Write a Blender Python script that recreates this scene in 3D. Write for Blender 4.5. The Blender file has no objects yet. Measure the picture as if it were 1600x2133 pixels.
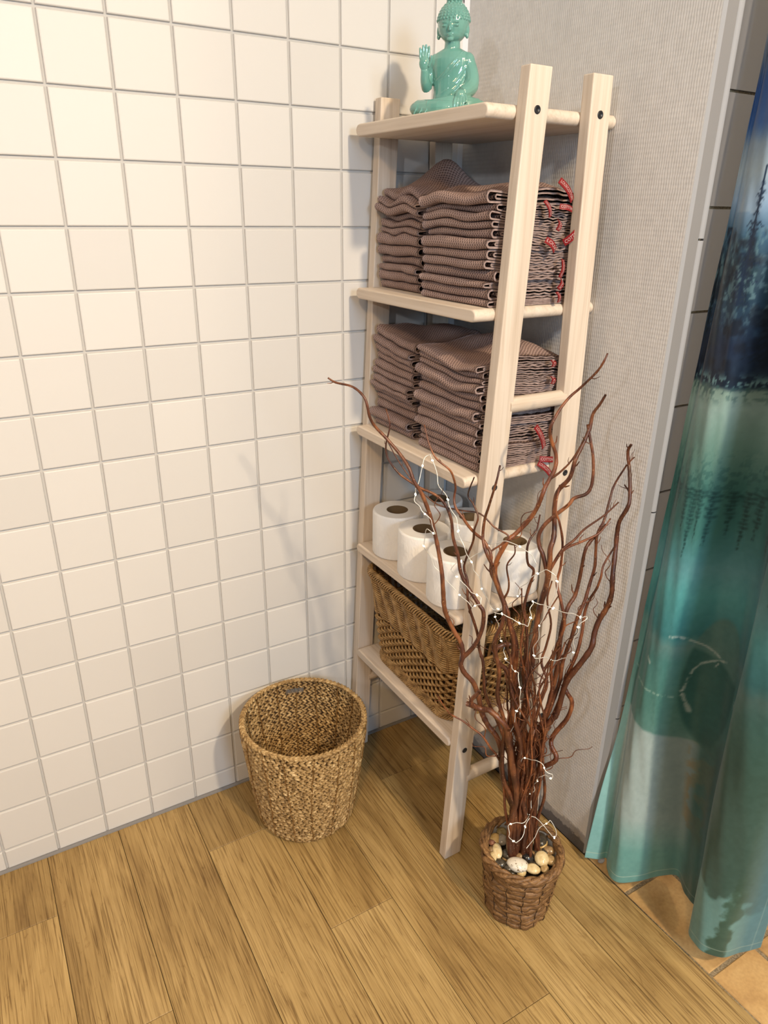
import bpy, bmesh, math, random
import numpy as np
from mathutils import Vector, Matrix, Euler
R = random.Random(7)
NR = np.random.RandomState(11)
SC = bpy.context.scene
COL = SC.collection
PI = math.pi

# ------------------------------------------------------------------ camera
CAM = np.array([-0.0869, -1.3290, 1.2861])
ROT = (1.1711, -0.0135, -0.5310)
FPX = 1489.43
cd = bpy.data.cameras.new('camera')
cd.sensor_fit = 'HORIZONTAL'; cd.sensor_width = 36.0
cd.lens = FPX / 1600.0 * 36.0
cd.clip_start = 0.02
cam = bpy.data.objects.new('camera', cd); COL.objects.link(cam)
cam.location = CAM; cam.rotation_euler = ROT
SC.camera = cam
# ------------------------------------------------------------------ world, lights, exposure
SC.view_settings.view_transform = 'Standard'
SC.view_settings.look = 'None'
SC.view_settings.gamma = 1.0
SC.view_settings.use_curve_mapping = False
SC.view_settings.exposure = 0.0
w = bpy.data.worlds.new('room_ambient'); SC.world = w
w.use_nodes = True
w.node_tree.nodes['Background'].inputs[0].default_value = (0.68, 0.84, 1.0, 1)
w.node_tree.nodes['Background'].inputs[1].default_value = 0.19

def area(name, loc, target, size, power, color, sy=None):
    l = bpy.data.lights.new(name, 'AREA'); l.energy = power; l.color = color
    l.shape = 'RECTANGLE' if sy else 'DISK'; l.size = size
    if sy: l.size_y = sy
    o = bpy.data.objects.new(name, l); COL.objects.link(o)
    o.location = loc
    d = Vector(target) - Vector(loc)
    o.rotation_euler = d.to_track_quat('-Z', 'Y').to_euler()
    return o
area('ceiling_spot_front', (0.62, -2.30, 2.32), (0.45, -0.5, 0.3), 0.11, 47, (1.0, 0.80, 0.55))
area('ceiling_spot_right', (1.60, -1.85, 2.32), (0.8, -0.6, 0.0), 0.14, 8, (1.0, 0.80, 0.54))
area('window_daylight', (0.30, -3.1, 1.65), (0.6, 0.0, 1.1), 0.5, 31, (0.56, 0.77, 1.0), 0.6)
area('wall_lamp_left', (-1.35, -1.75, 1.85), (0.8, -0.4, 0.9), 0.10, 9, (0.92, 0.95, 1.0))
sl = area('warm_fill_left', (-0.75, -1.95, 2.32), (-0.25, 0.0, 0.25), 0.25, 9, (1.0, 0.66, 0.32)); sl.data.spread = math.radians(95)  # added warm fill for the lower left tiles, not a known fitting

# ------------------------------------------------------------------ camera maths for reading real positions off the picture
_M = np.array(Euler(ROT, 'XYZ').to_matrix())
def ray(x, y): return _M @ np.array([(x-800)/FPX, -(y-1066.5)/FPX, -1.0])
def onX(x, y, X): d = ray(x, y); return CAM + d*(X-CAM[0])/d[0]
def onY(x, y, Y): d = ray(x, y); return CAM + d*(Y-CAM[1])/d[1]
def onZ(x, y, Z): d = ray(x, y); return CAM + d*(Z-CAM[2])/d[2]
def wallx(y): return 0.8735 - 0.0185*y          # the papered wall is a touch out of square

# ------------------------------------------------------------------ mesh helpers
class MB:
    def __init__(s): s.v = []; s.f = []; s.m = []; s.uv = {}
    def add(s, verts, faces, mi=0):
        b = len(s.v); s.v.extend([tuple(p) for p in verts])
        s.f.extend([tuple(i+b for i in f) for f in faces]); s.m.extend([mi]*len(faces))
        return b
    def box(s, x0, x1, y0, y1, z0, z1, mi=0):
        s.add([(x0,y0,z0),(x1,y0,z0),(x1,y1,z0),(x0,y1,z0),(x0,y0,z1),(x1,y0,z1),(x1,y1,z1),(x0,y1,z1)],
              [(0,3,2,1),(4,5,6,7),(0,1,5,4),(1,2,6,5),(2,3,7,6),(3,0,4,7)], mi)
    def grid(s, P, closed_u=False, closed_v=False, mi=0):     # P[nu][nv] of points
        nu, nv = len(P), len(P[0]); b = len(s.v)
        for r in P: s.v.extend([tuple(p) for p in r])
        for i in range(nu if closed_u else nu-1):
            for j in range(nv if closed_v else nv-1):
                i2 = (i+1) % nu; j2 = (j+1) % nv
                s.f.append((b+i*nv+j, b+i2*nv+j, b+i2*nv+j2, b+i*nv+j2)); s.m.append(mi)
        return b
    def tube(s, pts, rad, n=7, caps=True, mi=0, flat=1.0, closed=False):
        pts = [np.array(p, float) for p in pts]; N = len(pts)
        if not hasattr(rad, '__len__'): rad = [rad]*N
        T = []
        for i in range(N):
            if closed: a, c = pts[i-1], pts[(i+1) % N]
            else: a, c = pts[max(i-1,0)], pts[min(i+1,N-1)]
            t = c-a; L = np.linalg.norm(t); T.append(t/L if L > 1e-12 else np.array([0,0,1.0]))
        up = np.array([0,0,1.0]) if abs(T[0][2]) < 0.9 else np.array([1.0,0,0])
        nrm = np.cross(T[0], up); nrm /= np.linalg.norm(nrm)
        rings = []
        for i in range(N):
            nrm = nrm - T[i]*np.dot(nrm, T[i]); L = np.linalg.norm(nrm)
            nrm = nrm/L if L > 1e-9 else np.cross(T[i], [0.3,0.5,0.8])
            bn = np.cross(T[i], nrm)
            rings.append([pts[i] + rad[i]*(math.cos(2*PI*k/n)*nrm*flat + math.sin(2*PI*k/n)*bn) for k in range(n)])
        b = s.grid(rings, closed_u=closed, closed_v=True, mi=mi)
        if caps and not closed:
            s.f.append(tuple(b+k for k in range(n))[::-1]); s.m.append(mi)
            s.f.append(tuple(b+(N-1)*n+k for k in range(n))); s.m.append(mi)
    def ellipsoid(s, c, r, mat=None, seg=12, rings=8, mi=0):
        c = np.array(c, float); P = []
        for i in range(1, rings):
            a = PI*i/rings
            row = []
            for j in range(seg):
                t = 2*PI*j/seg
                p = np.array([r[0]*math.sin(a)*math.cos(t), r[1]*math.sin(a)*math.sin(t), r[2]*math.cos(a)])
                row.append(c + (mat @ p if mat is not None else p))
            P.append(row)
        b = s.grid(P, closed_v=True, mi=mi)
        top = np.array([0,0,r[2]]); 
        t0 = c + (mat @ top if mat is not None else top); t1 = c - (mat @ top if mat is not None else top)
        i0 = len(s.v); s.v.append(tuple(t0)); s.v.append(tuple(t1))
        e = b + (rings-2)*seg
        for j in range(seg):
            j2 = (j+1) % seg
            s.f.append((i0, b+j, b+j2)); s.m.append(mi)
            s.f.append((i0+1, e+j2, e+j)); s.m.append(mi)
    def lathe(s, prof, cx, cy, seg=48, mi=0, closed=False):
        s.grid([[(cx+r*math.cos(2*PI*k/seg), cy+r*math.sin(2*PI*k/seg), z) for k in range(seg)] for r, z in prof],
               closed_u=closed, closed_v=True, mi=mi)
    def build(s, name, mats, parent=None, smooth=True, recalc=False):
        me = bpy.data.meshes.new(name)
        me.from_pydata(s.v, [], s.f)
        if not isinstance(mats, (list, tuple)): mats = [mats]
        for m in mats: me.materials.append(m)
        if len(mats) > 1: me.polygons.foreach_set('material_index', s.m)
        if smooth: me.polygons.foreach_set('use_smooth', [True]*len(me.polygons))
        if recalc:
            bm = bmesh.new(); bm.from_mesh(me); bmesh.ops.recalc_face_normals(bm, faces=bm.faces); bm.to_mesh(me); bm.free()
        me.update()
        return link(name, me, parent)
def link(name, me, parent=None):
    o = bpy.data.objects.new(name, me); COL.objects.link(o)
    if parent is not None: o.parent = parent
    return o
def empty(name, loc=(0,0,0), rz=0):
    o = bpy.data.objects.new(name, None); COL.objects.link(o); o.location = loc; o.rotation_euler = (0,0,rz)
    o.empty_display_size = 0.02
    return o
def tag(o, label, cat, group=None):
    o['label'] = label; o['category'] = cat
    if group: o['group'] = group
    return o
def struct(o, label=None):
    o['kind'] = 'structure'
    if label: o['label'] = label
    return o
def bevel(o, wdt, seg=2, ang=0.6):
    m = o.modifiers.new('bevel', 'BEVEL'); m.width = wdt; m.segments = seg; m.limit_method = 'ANGLE'; m.angle_limit = ang
    return o
def catmull(pts, per=6):
    P = [np.array(p, float) for p in pts]; P = [2*P[0]-P[1]] + P + [2*P[-1]-P[-2]]
    out = []
    for i in range(1, len(P)-2):
        for k in range(per):
            t = k/per
            a, b, c, d = P[i-1], P[i], P[i+1], P[i+2]
            out.append(0.5*((2*b)+(-a+c)*t+(2*a-5*b+4*c-d)*t*t+(-a+3*b-3*c+d)*t**3))
    out.append(P[-2]); return out

# ------------------------------------------------------------------ material helpers
class NT:
    def __init__(s, name, rough=0.5, spec=0.5):
        s.mat = bpy.data.materials.new(name); s.mat.use_nodes = True
        s.t = s.mat.node_tree; s.b = s.t.nodes['Principled BSDF']
        s.b.inputs['Roughness'].default_value = rough
        s.b.inputs['Specular IOR Level'].default_value = spec
    def n(s, typ, **kw):
        nd = s.t.nodes.new(typ)
        for k, v in kw.items():
            if k in nd.inputs: nd.inputs[k].default_value = v
            else: setattr(nd, k, v)
        return nd
    def l(s, a, b): s.t.links.new(a, b)
    def coord(s, kind='Object'): return s.n('ShaderNodeTexCoord').outputs[kind]
    def mapping(s, vec, scale=(1,1,1), loc=(0,0,0), rot=(0,0,0)):
        m = s.n('ShaderNodeMapping'); s.l(vec, m.inputs[0])
        m.inputs['Scale'].default_value = scale; m.inputs['Location'].default_value = loc; m.inputs['Rotation'].default_value = rot
        return m.outputs[0]
    def noise(s, vec, scale, detail=3, rough=0.5, dist=0.0):
        n = s.n('ShaderNodeTexNoise'); s.l(vec, n.inputs['Vector'])
        n.inputs['Scale'].default_value = scale; n.inputs['Detail'].default_value = detail
        n.inputs['Roughness'].default_value = rough; n.inputs['Distortion'].default_value = dist
        return n.outputs['Fac']
    def ramp(s, fac, stops, interp='LINEAR'):
        r = s.n('ShaderNodeValToRGB'); s.l(fac, r.inputs[0]); e = r.color_ramp; e.interpolation = interp
        while len(e.elements) < len(stops): e.elements.new(0.5)
        for el, (p, c) in zip(e.elements, stops): el.position = p; el.color = (*c, 1) if len(c) == 3 else c
        return r.outputs[0]
    def mix(s, fac, a, b, mode='MIX'):
        m = s.n('ShaderNodeMix', data_type='RGBA', blend_type=mode)
        for sock, v in ((m.inputs[0], fac), (m.inputs[6], a), (m.inputs[7], b)):
            if isinstance(v, bpy.types.NodeSocket): s.l(v, sock)
            elif isinstance(v, (int, float)): sock.default_value = v
            else: sock.default_value = (*v, 1)
        return m.outputs[2]
    def math(s, op, a, b=None):
        m = s.n('ShaderNodeMath', operation=op)
        for i, v in enumerate((a, b)):
            if v is None: continue
            if isinstance(v, bpy.types.NodeSocket): s.l(v, m.inputs[i])
            else: m.inputs[i].default_value = v
        return m.outputs[0]
    def color(s, c):
        if isinstance(c, bpy.types.NodeSocket): s.l(c, s.b.inputs['Base Color'])
        else: s.b.inputs['Base Color'].default_value = (*c, 1)
        return s
    def bump(s, h, strength=0.3, dist=0.002):
        b = s.n('ShaderNodeBump'); b.inputs['Strength'].default_value = strength; b.inputs['Distance'].default_value = dist
        s.l(h, b.inputs['Height']); s.l(b.outputs[0], s.b.inputs['Normal']); return s
def srgb(r, g, b):
    f = lambda c: (c/255/12.92 if c/255 <= 0.04045 else ((c/255+0.055)/1.055)**2.4)
    return (f(r), f(g), f(b))
def plain(name, c, rough=0.5, spec=0.5):
    return NT(name, rough, spec).color(c).mat

def m_tile():
    m = NT('glazed_tile', 0.46, 0.32)
    rnd = m.n('ShaderNodeObjectInfo').outputs['Random']
    c = m.ramp(rnd, [(0, (0.595,0.577,0.553)), (0.5, (0.618,0.60,0.576)), (1, (0.64,0.622,0.597))])
    m.color(c); v = m.coord()
    m.bump(m.noise(v, 26, 2), 0.05, 0.002); return m.mat
def m_wood(name, axis, c0, c1, c2, sc=1.0):
    m = NT(name, 0.5, 0.35); v = m.coord()
    rnd = m.n('ShaderNodeObjectInfo').outputs['Random']
    off = m.n('ShaderNodeVectorMath', operation='ADD'); m.l(v, off.inputs[0])
    cb = m.n('ShaderNodeCombineXYZ'); r10 = m.math('MULTIPLY', rnd, 7.0)
    for i in range(3): m.l(r10, cb.inputs[i])
    m.l(cb.outputs[0], off.inputs[1])
    s = [70*sc]*3; s[axis] = 2.2*sc
    g = m.noise(m.mapping(off.outputs[0], s), 1.0, 4, 0.6, 0.6)
    s2 = [260*sc]*3; s2[axis] = 5*sc
    g2 = m.noise(m.mapping(off.outputs[0], s2), 1.0, 2, 0.5)
    k = m.math('ADD', m.math('MULTIPLY', g, 0.7), m.math('MULTIPLY', g2, 0.3))
    m.color(m.ramp(k, [(0.30, c0), (0.5, c1), (0.68, c2)])); m.bump(k, 0.12, 0.0006)
    return m.mat
def m_plank():
    m = NT('wood_look_plank', 0.42, 0.4); v = m.coord()
    oi = m.n('ShaderNodeObjectInfo'); rnd = oi.outputs['Random']
    geo = m.n('ShaderNodeNewGeometry').outputs['Position']
    cb = m.n('ShaderNodeCombineXYZ')
    m.l(m.math('MULTIPLY', rnd, 13.0), cb.inputs[0]); m.l(m.math('MULTIPLY', rnd, 37.0), cb.inputs[1])
    off = m.n('ShaderNodeVectorMath', operation='ADD'); m.l(geo, off.inputs[0]); m.l(cb.outputs[0], off.inputs[1])
    p = off.outputs[0]
    broad = m.noise(m.mapping(p, (9, 2.4, 1)), 1.0, 4, 0.62, 0.9)
    fine = m.noise(m.mapping(p, (300, 7, 1)), 1.0, 3, 0.6, 0.8)
    streak = m.noise(m.mapping(p, (105, 2.6, 1)), 1.0, 3, 0.6, 1.5)
    blot = m.noise(m.mapping(p, (60, 22, 1)), 1.0, 4, 0.7, 1.4)
    base = m.ramp(broad, [(0.24, srgb(128,101,60)), (0.42, srgb(158,130,82)), (0.58, srgb(173,145,95)), (0.78, srgb(186,158,109))])
    lines = m.ramp(fine, [(0.34, (0.36,0.29,0.20)), (0.47, (0.86,0.84,0.80)), (0.62, (1.05,1.05,1.05))])
    c = m.mix(0.85, base, lines, 'MULTIPLY')
    st = m.ramp(streak, [(0.30, (0.50,0.41,0.30)), (0.43, (1,1,1))])
    c = m.mix(0.65, c, st, 'MULTIPLY')
    bl = m.ramp(blot, [(0.60, (1,1,1)), (0.72, (0.56,0.47,0.36))])
    c = m.mix(0.55, c, bl, 'MULTIPLY')
    tone = m.ramp(rnd, [(0, (1.02,1.01,0.98)), (0.5, (1.06,1.06,1.04)), (1, (1.10,1.09,1.05))])
    c = m.mix(1.0, c, tone, 'MULTIPLY')
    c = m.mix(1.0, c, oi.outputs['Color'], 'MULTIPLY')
    m.color(c); m.bump(fine, 0.16, 0.0008)
    m.l(m.ramp(fine, [(0.3, (0.6,0.6,0.6)), (0.6, (0.42,0.42,0.42))]), m.b.inputs['Roughness'])
    return m.mat
def m_terracotta():
    m = NT('terracotta', 0.45, 0.4); geo = m.n('ShaderNodeNewGeometry').outputs['Position']
    k = m.noise(geo, 14, 4, 0.6, 0.3); k2 = m.noise(geo, 160, 3)
    c = m.ramp(k, [(0.3, srgb(166,128,80)), (0.5, srgb(188,150,97)), (0.7, srgb(202,166,112))])
    c = m.mix(0.25, c, m.ramp(k2, [(0.35, (0.6,0.55,0.5)), (0.6, (1,1,1))]), 'MULTIPLY')
    m.color(c); m.bump(k2, 0.08, 0.0006); return m.mat
def m_wallpaper():
    m = NT('woven_wallpaper', 0.62, 0.3)
    geo = m.n('ShaderNodeNewGeometry').outputs['Position']
    sp = m.n('ShaderNodeSeparateXYZ'); m.l(geo, sp.inputs[0]); y, z = sp.outputs[1], sp.outputs[2]
    ny = m.math('MULTIPLY', m.noise(geo, 45, 3), 2.6)
    a = m.math('SINE', m.math('ADD', m.math('ADD', m.math('MULTIPLY', y, 700.0), ny), m.math('MULTIPLY', z, 430.0)))
    b = m.math('SINE', m.math('SUBTRACT', m.math('ADD', m.math('MULTIPLY', y, 700.0), ny), m.math('MULTIPLY', z, 430.0)))
    h = m.math('MULTIPLY', a, b)
    nz = m.noise(geo, 60, 3)
    paper = m.ramp(nz, [(0.3, (0.60,0.58,0.56)), (0.7, (0.66,0.64,0.62))])
    # torn, scuffed foot of the paper with the grey sealing coat showing
    n1 = m.noise(m.mapping(geo, (1, 9, 5)), 1.0, 5, 0.6, 0.4)
    n2 = m.noise(geo, 55, 4, 0.7, 0.8)
    edge = m.math('ADD', z, m.math('ADD', m.math('MULTIPLY', m.math('SUBTRACT', n1, 0.5), -0.10), m.math('MULTIPLY', m.math('SUBTRACT', n2, 0.5), -0.025)))
    worn = m.ramp(m.math('MULTIPLY', edge, 10.0), [(0.40, (1,1,1)), (0.47, (0,0,0))])
    lower = m.ramp(m.math('MULTIPLY', edge, 10.0), [(0.21, (1,1,1)), (0.26, (0,0,0))])
    grey = m.mix(lower, (0.34,0.33,0.335), (0.125,0.125,0.14))
    scr = m.ramp(m.noise(geo, 95, 4, 0.65, 2.2), [(0.485, (1,1,1)), (0.5, (0.45,0.43,0.43)), (0.515, (1,1,1))])
    grey = m.mix(0.8, grey, scr, 'MULTIPLY')
    m.color(m.mix(worn, paper, grey))
    hh = m.math('MULTIPLY', h, m.math('SUBTRACT', 1.0, worn))
    m.bump(hh, 0.26, 0.0007); return m.mat
def m_towel():
    m = NT('waffle_knit', 0.9, 0.15)
    uv = m.n('ShaderNodeUVMap').outputs[0]
    sp = m.n('ShaderNodeSeparateXYZ'); m.l(uv, sp.inputs[0]); s, y = sp.outputs[0], sp.outputs[1]
    k1, k2 = 2*PI/0.0076/2*1.0, 2*PI/0.0062/2
    nz = m.noise(m.coord(), 40, 3)
    s = m.math('ADD', s, m.math('MULTIPLY', nz, 0.004))
    a = m.math('SINE', m.math('ADD', m.math('MULTIPLY', s, 2*k1/2*1.0), m.math('MULTIPLY', y, 2*k2/2)))
    b = m.math('SINE', m.math('SUBTRACT', m.math('MULTIPLY', s, 2*k1/2*1.0), m.math('MULTIPLY', y, 2*k2/2)))
    h = m.math('ABSOLUTE', m.math('MULTIPLY', a, b))
    hole = m.ramp(h, [(0.30, (1,1,1)), (0.72, (0.28,0.25,0.25))])
    base = m.ramp(m.noise(m.coord(), 18, 3), [(0.3, srgb(156,131,123)), (0.7, srgb(176,151,142))])
    m.color(m.mix(0.85, base, hole, 'MULTIPLY'))
    m.bump(m.math('SUBTRACT', 1.0, h), 0.7, 0.0014); return m.mat
def m_fibre(name, stops, scale, sx=(1,1,1), rough=0.6, bump=0.3):
    m = NT(name, rough, 0.35); v = m.coord()
    k = m.noise(m.mapping(v, sx), scale, 4, 0.6, 0.3)
    m.color(m.ramp(k, stops)); m.bump(m.noise(v, 420, 2), bump, 0.0006); return m.mat
def m_print():
    m = NT('printed_curtain_fabric', 0.42, 0.3)
    at = m.n('ShaderNodeVertexColor'); at.layer_name = 'print'
    m.color(at.outputs[0])
    geo = m.n('ShaderNodeNewGeometry').outputs['Position']
    m.bump(m.noise(geo, 900, 1), 0.05, 0.0004)
    m.b.inputs['Sheen Weight'].default_value = 0.15
    return m.mat
def m_emit(name, c, strength):
    m = NT(name); m.color((0.9,0.9,0.8)); m.b.inputs['Emission Color'].default_value = (*c, 1)
    m.b.inputs['Emission Strength'].default_value = strength; return m.mat

M = {}
M['tile'] = m_tile()
M['grout'] = plain('grout', (0.50,0.49,0.475), 0.9, 0.1)
M['white'] = plain('white_sealant', (0.70,0.71,0.74), 0.35)
M['plank'] = m_plank()
M['dark_joint'] = plain('dark_joint', (0.06,0.045,0.03), 0.9, 0.1)
M['terracotta'] = m_terracotta()
M['terra_grout'] = m_fibre('terracotta_grout', [(0.4, (0.16,0.12,0.07)), (0.6, (0.30,0.23,0.14))], 300, rough=0.9)
M['paper'] = m_wallpaper()
M['plaster'] = plain('grey_plaster', (0.25,0.24,0.235), 0.7, 0.2)
M['plaster_light'] = plain('pale_plaster', (0.34,0.34,0.35), 0.6, 0.2)
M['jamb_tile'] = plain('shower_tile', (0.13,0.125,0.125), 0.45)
M['ceil'] = plain('ceiling_paint', (0.8,0.79,0.77), 0.8, 0.1)
pale = ((0.52,0.41,0.31), (0.65,0.545,0.44), (0.71,0.61,0.51))
M['wood_y'] = m_wood('birch_lengthwise', 1, *pale)
M['wood_z'] = m_wood('birch_upright', 2, *pale)
M['wood_x'] = m_wood('birch_crosswise', 0, *pale)
M['black'] = plain('black_bolt', (0.012,0.012,0.014), 0.4)
M['towel'] = m_towel()
M['towel_edge'] = m_fibre('towel_selvedge', [(0.3, srgb(128,108,103)), (0.7, srgb(166,145,138))], 120, rough=0.95, bump=0.4)
M['red'] = plain('red_ribbon', (0.21,0.010,0.012), 0.5, 0.3)
M['thread'] = plain('pale_lettering', (0.55,0.40,0.38), 0.8, 0.2)
M['fabric_print'] = m_print()

# ------------------------------------------------------------------ the setting: tiled wall
WALL_H = 2.4
P0 = 0.053                                   # height of the lowest full joint
b = MB(); b.box(-1.6, 0.8735, 0.0045, 0.12, -0.02, WALL_H)
wall_back = struct(b.build('wall_back', M['grout'], smooth=False), 'white square-tiled wall with grey joints')
def tile_mesh(x0, x1, z0, z1, name='tile'):
    t = MB(); d = 0.0022
    ring = lambda i, y: [(x0+i,y,z0+i),(x1-i,y,z0+i),(x1-i,y,z1-i),(x0+i,y,z1-i)]
    t.v = ring(0,0.006)+ring(0,0.0022)+ring(0.0008,0.0006)+ring(d,0.0)
    for k in range(3):
        for i in range(4): t.f.append((4*k+i, 4*k+(i+1)%4, 4*(k+1)+(i+1)%4, 4*(k+1)+i)); t.m.append(0)
    t.f.append((12,13,14,15)); t.m.append(0)
    return t
G = 0.0021
full = None
def add_tile(x0, x1, z0, z1):
    global full
    w_, h_ = x1-x0, z1-z0
    if abs(w_-0.1) < 1e-6 and abs(h_-0.1) < 1e-6:
        if full is None:
            t = tile_mesh(G, 0.1-G, G, 0.1-G); o = t.build('tile', M['tile'], wall_back, smooth=False); full = o.data
        else: o = link('tile', full, wall_back)
    else:
        o = tile_mesh(G, w_-G, G, h_-G).build('tile', M['tile'], wall_back, smooth=False)
    o.location = (x0, 0, z0)
    o.rotation_euler = (R.uniform(-0.0022,0.0022), 0, R.uniform(-0.0022,0.0022))
    return o
zr = [0.002] + [P0+0.1*k for k in range(0, 18)]
for i in range(-3, 9):
    for j in range(len(zr)-1):
        x0, x1 = 0.1*i, min(0.1*i+0.1, 0.8715)
        add_tile(x0, x1, zr[j], zr[j+1])
far = MB()
for i in range(-16, 9):
    for j in range(-1, 24):
        if -3 <= i and j < 17: continue
        z0 = 0.002 if j < 0 else P0+0.1*j; z1 = P0+0.1*(j+1); x0 = 0.1*i; x1 = min(x0+0.1, 0.8715)
        if z1 > WALL_H: z1 = WALL_H
        if z1-z0 < 0.01: continue
        t = tile_mesh(x0+G, x1-G, z0+G, z1-G); far.add(t.v, t.f)
o = far.build('tile', M['tile'], wall_back, smooth=False); o['kind'] = 'stuff'
b = MB(); b.box(-1.6, 0.87, -0.006, 0.004, -0.001, 0.0035)
struct(b.build('trim_1', M['plaster'], smooth=False), 'grey sealant bead along the foot of the tiled wall')
b = MB(); b.add([(0.8655,0.0,0.0),(0.8735,-0.007,0.0),(0.8740,0.0,0.0),(0.8655,0.0,WALL_H),(0.8735,-0.007,WALL_H),(0.8740,0.0,WALL_H)],
                [(0,1,4,3),(1,2,5,4),(0,2,1),(3,4,5)])
struct(b.build('trim_2', M['white'], smooth=False), 'white sealant bead in the wall corner')

# ------------------------------------------------------------------ the setting: papered wall and jamb
YE = -0.572
XE = wallx(YE)
b = MB()
pl = [(wallx(0.0),0.12),(wallx(0.0),0.0),(XE-0.0006,YE+0.004),(XE+0.004,YE),(XE+0.026,YE+0.0),(XE+0.026,0.12)]
b.v = [(x,y,0.0) for x,y in pl]+[(x,y,WALL_H) for x,y in pl]; n = len(pl)
for i in range(n): b.f.append((i,(i+1)%n,n+(i+1)%n,n+i)); b.m.append(1 if i in (2,) else (2 if i == 3 else 0))
b.f.append(tuple(range(n,2*n))); b.m.append(0); b.f.append(tuple(range(n))[::-1]); b.m.append(0)
wall_right = struct(b.build('wall_right', [M['paper'], M['plaster_light'], M['plaster']], smooth=False, recalc=True), 'white wall with woven wallpaper, scuffed grey at its foot')
b = MB(); b.box(XE+0.026, 1.80, YE+0.012, 0.12, 0.0, WALL_H)
wall_shower = struct(b.build('wall_shower', M['terra_grout'], smooth=False), 'wall behind the curtain')
# rounded pale trim then tiled return
b = MB(); prof = []
for k in range(9):
    a = PI*k/8; prof.append((XE+0.035-0.0095*math.cos(a), YE+0.012-0.013*math.sin(a)))
zz = [0.0, 0.35, 0.352, 0.80, 0.802, 1.2495, 1.2525, 1.70, 1.702, WALL_H]
for i in range(0, len(zz)-1, 2):
    b.grid([[(x,y,zz[i]),(x,y,zz[i+1])] for x, y in prof])
struct(b.build('trim_3', M['plaster_light']), 'pale rounded trim beside the curtain')
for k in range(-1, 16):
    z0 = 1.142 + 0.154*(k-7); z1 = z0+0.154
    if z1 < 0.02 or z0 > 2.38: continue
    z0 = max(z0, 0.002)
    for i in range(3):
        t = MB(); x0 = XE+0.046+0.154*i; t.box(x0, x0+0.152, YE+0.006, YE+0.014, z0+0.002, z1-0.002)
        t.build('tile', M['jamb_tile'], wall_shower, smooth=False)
b = MB(); b.box(1.80, 1.86, -3.2, 0.12, 0.0, WALL_H)
struct(b.build('wall_far', M['ceil'], smooth=False), 'pale wall beyond the curtain')

# ------------------------------------------------------------------ the setting: floor
b = MB(); b.box(-1.6, 1.80, -2.2, 0.0, -0.03, -0.0035)
floor = struct(b.build('floor', M['dark_joint'], smooth=False), 'wood-look plank floor meeting terracotta tiles')
edges = [-1.158,-1.01,-0.862,-0.714,-0.566,-0.418,-0.27,-0.125,0.021,0.178,0.327,0.466,0.611,0.757,None]
joints = {0:-0.162, 1:-0.455, 2:-0.76}
def plank(x0, x1, y0, y1, skew=False):
    g = 0.0005; xa0, xa1 = (x1, x1) if not skew else (wallx(y0)-0.002, wallx(y1)-0.002)
    t = MB(); z0, z1, e = -0.006, 0.0, 0.0006
    q = [(x0+g,y0+g),(xa0-g,y0+g),(xa1-g,y1-g),(x0+g,y1-g)]
    qi = [(x0+g+e,y0+g+e),(xa0-g-e,y0+g+e),(xa1-g-e,y1-g-e),(x0+g+e,y1-g-e)]
    t.v = [(x,y,z0) for x,y in q]+[(x,y,-0.0006) for x,y in q]+[(x,y,z1) for x,y in qi]
    for k in range(2):
        for i in range(4): t.f.append((4*k+i,4*k+(i+1)%4,4*k+4+(i+1)%4,4*k+4+i)); t.m.append(0)
    t.f.append((8,9,10,11)); t.m.append(0)
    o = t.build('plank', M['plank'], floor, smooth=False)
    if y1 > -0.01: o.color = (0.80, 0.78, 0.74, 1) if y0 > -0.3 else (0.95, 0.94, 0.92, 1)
for c in range(len(edges)-1):
    x0, x1 = edges[c], edges[c+1]
    j = joints[(c) % 3]                      # stagger of a third of a plank
    ys = [-0.004]; y = j
    while y > -2.2: ys.append(y); y -= 0.897
    ys.append(-2.2)
    for k in range(len(ys)-1):
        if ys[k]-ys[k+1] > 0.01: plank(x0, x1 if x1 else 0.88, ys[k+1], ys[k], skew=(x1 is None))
def terra(x0, x1, y0, y1, skew=False):
    t = MB(); g = 0.004; e = 0.0015
    q = [((wallx(y0)+0.0015) if skew else x0+g,y0+g),(x1-g,y0+g),(x1-g,y1-g),((wallx(y1)+0.0015) if skew else x0+g,y1-g)]
    cx = sum(p[0] for p in q)/4; cy = sum(p[1] for p in q)/4
    qi = [(p[0]+(e if p[0]<cx else -e), p[1]+(e if p[1]<cy else -e)) for p in q]
    t.v = [(x,y,-0.006) for x,y in q]+[(x,y,-0.0015) for x,y in q]+[(x,y,-0.0002) for x,y in qi]
    for k in range(2):
        for i in range(4): t.f.append((4*k+i,4*k+(i+1)%4,4*k+4+(i+1)%4,4*k+4+i)); t.m.append(0)
    t.f.append((8,9,10,11)); t.m.append(0)
    t.build('tile', M['terracotta'], floor, smooth=False)
ty = [-0.568, -0.686, -0.884, -1.082, -1.28, -1.478, -1.676, -1.874, -2.072, -2.2]
tx = [0.885, 1.012, 1.21, 1.408, 1.606, 1.80]
for a in range(len(tx)-1):
    for k in range(len(ty)-1): terra(tx[a], tx[a+1], ty[k+1], ty[k], skew=(a == 0))
b = MB(); b.box(0.888, 1.80, -2.2, -0.565, -0.0035, -0.0022)
g = b.build('joint_bed', M['terra_grout'], floor, smooth=False); g['label'] = 'sandy grout between the terracotta tiles'
b = MB(); b.box(-1.6, 1.86, -3.2, 0.12, WALL_H, WALL_H+0.05)
struct(b.build('ceiling', M['ceil'], smooth=False), 'plain pale ceiling')

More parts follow.
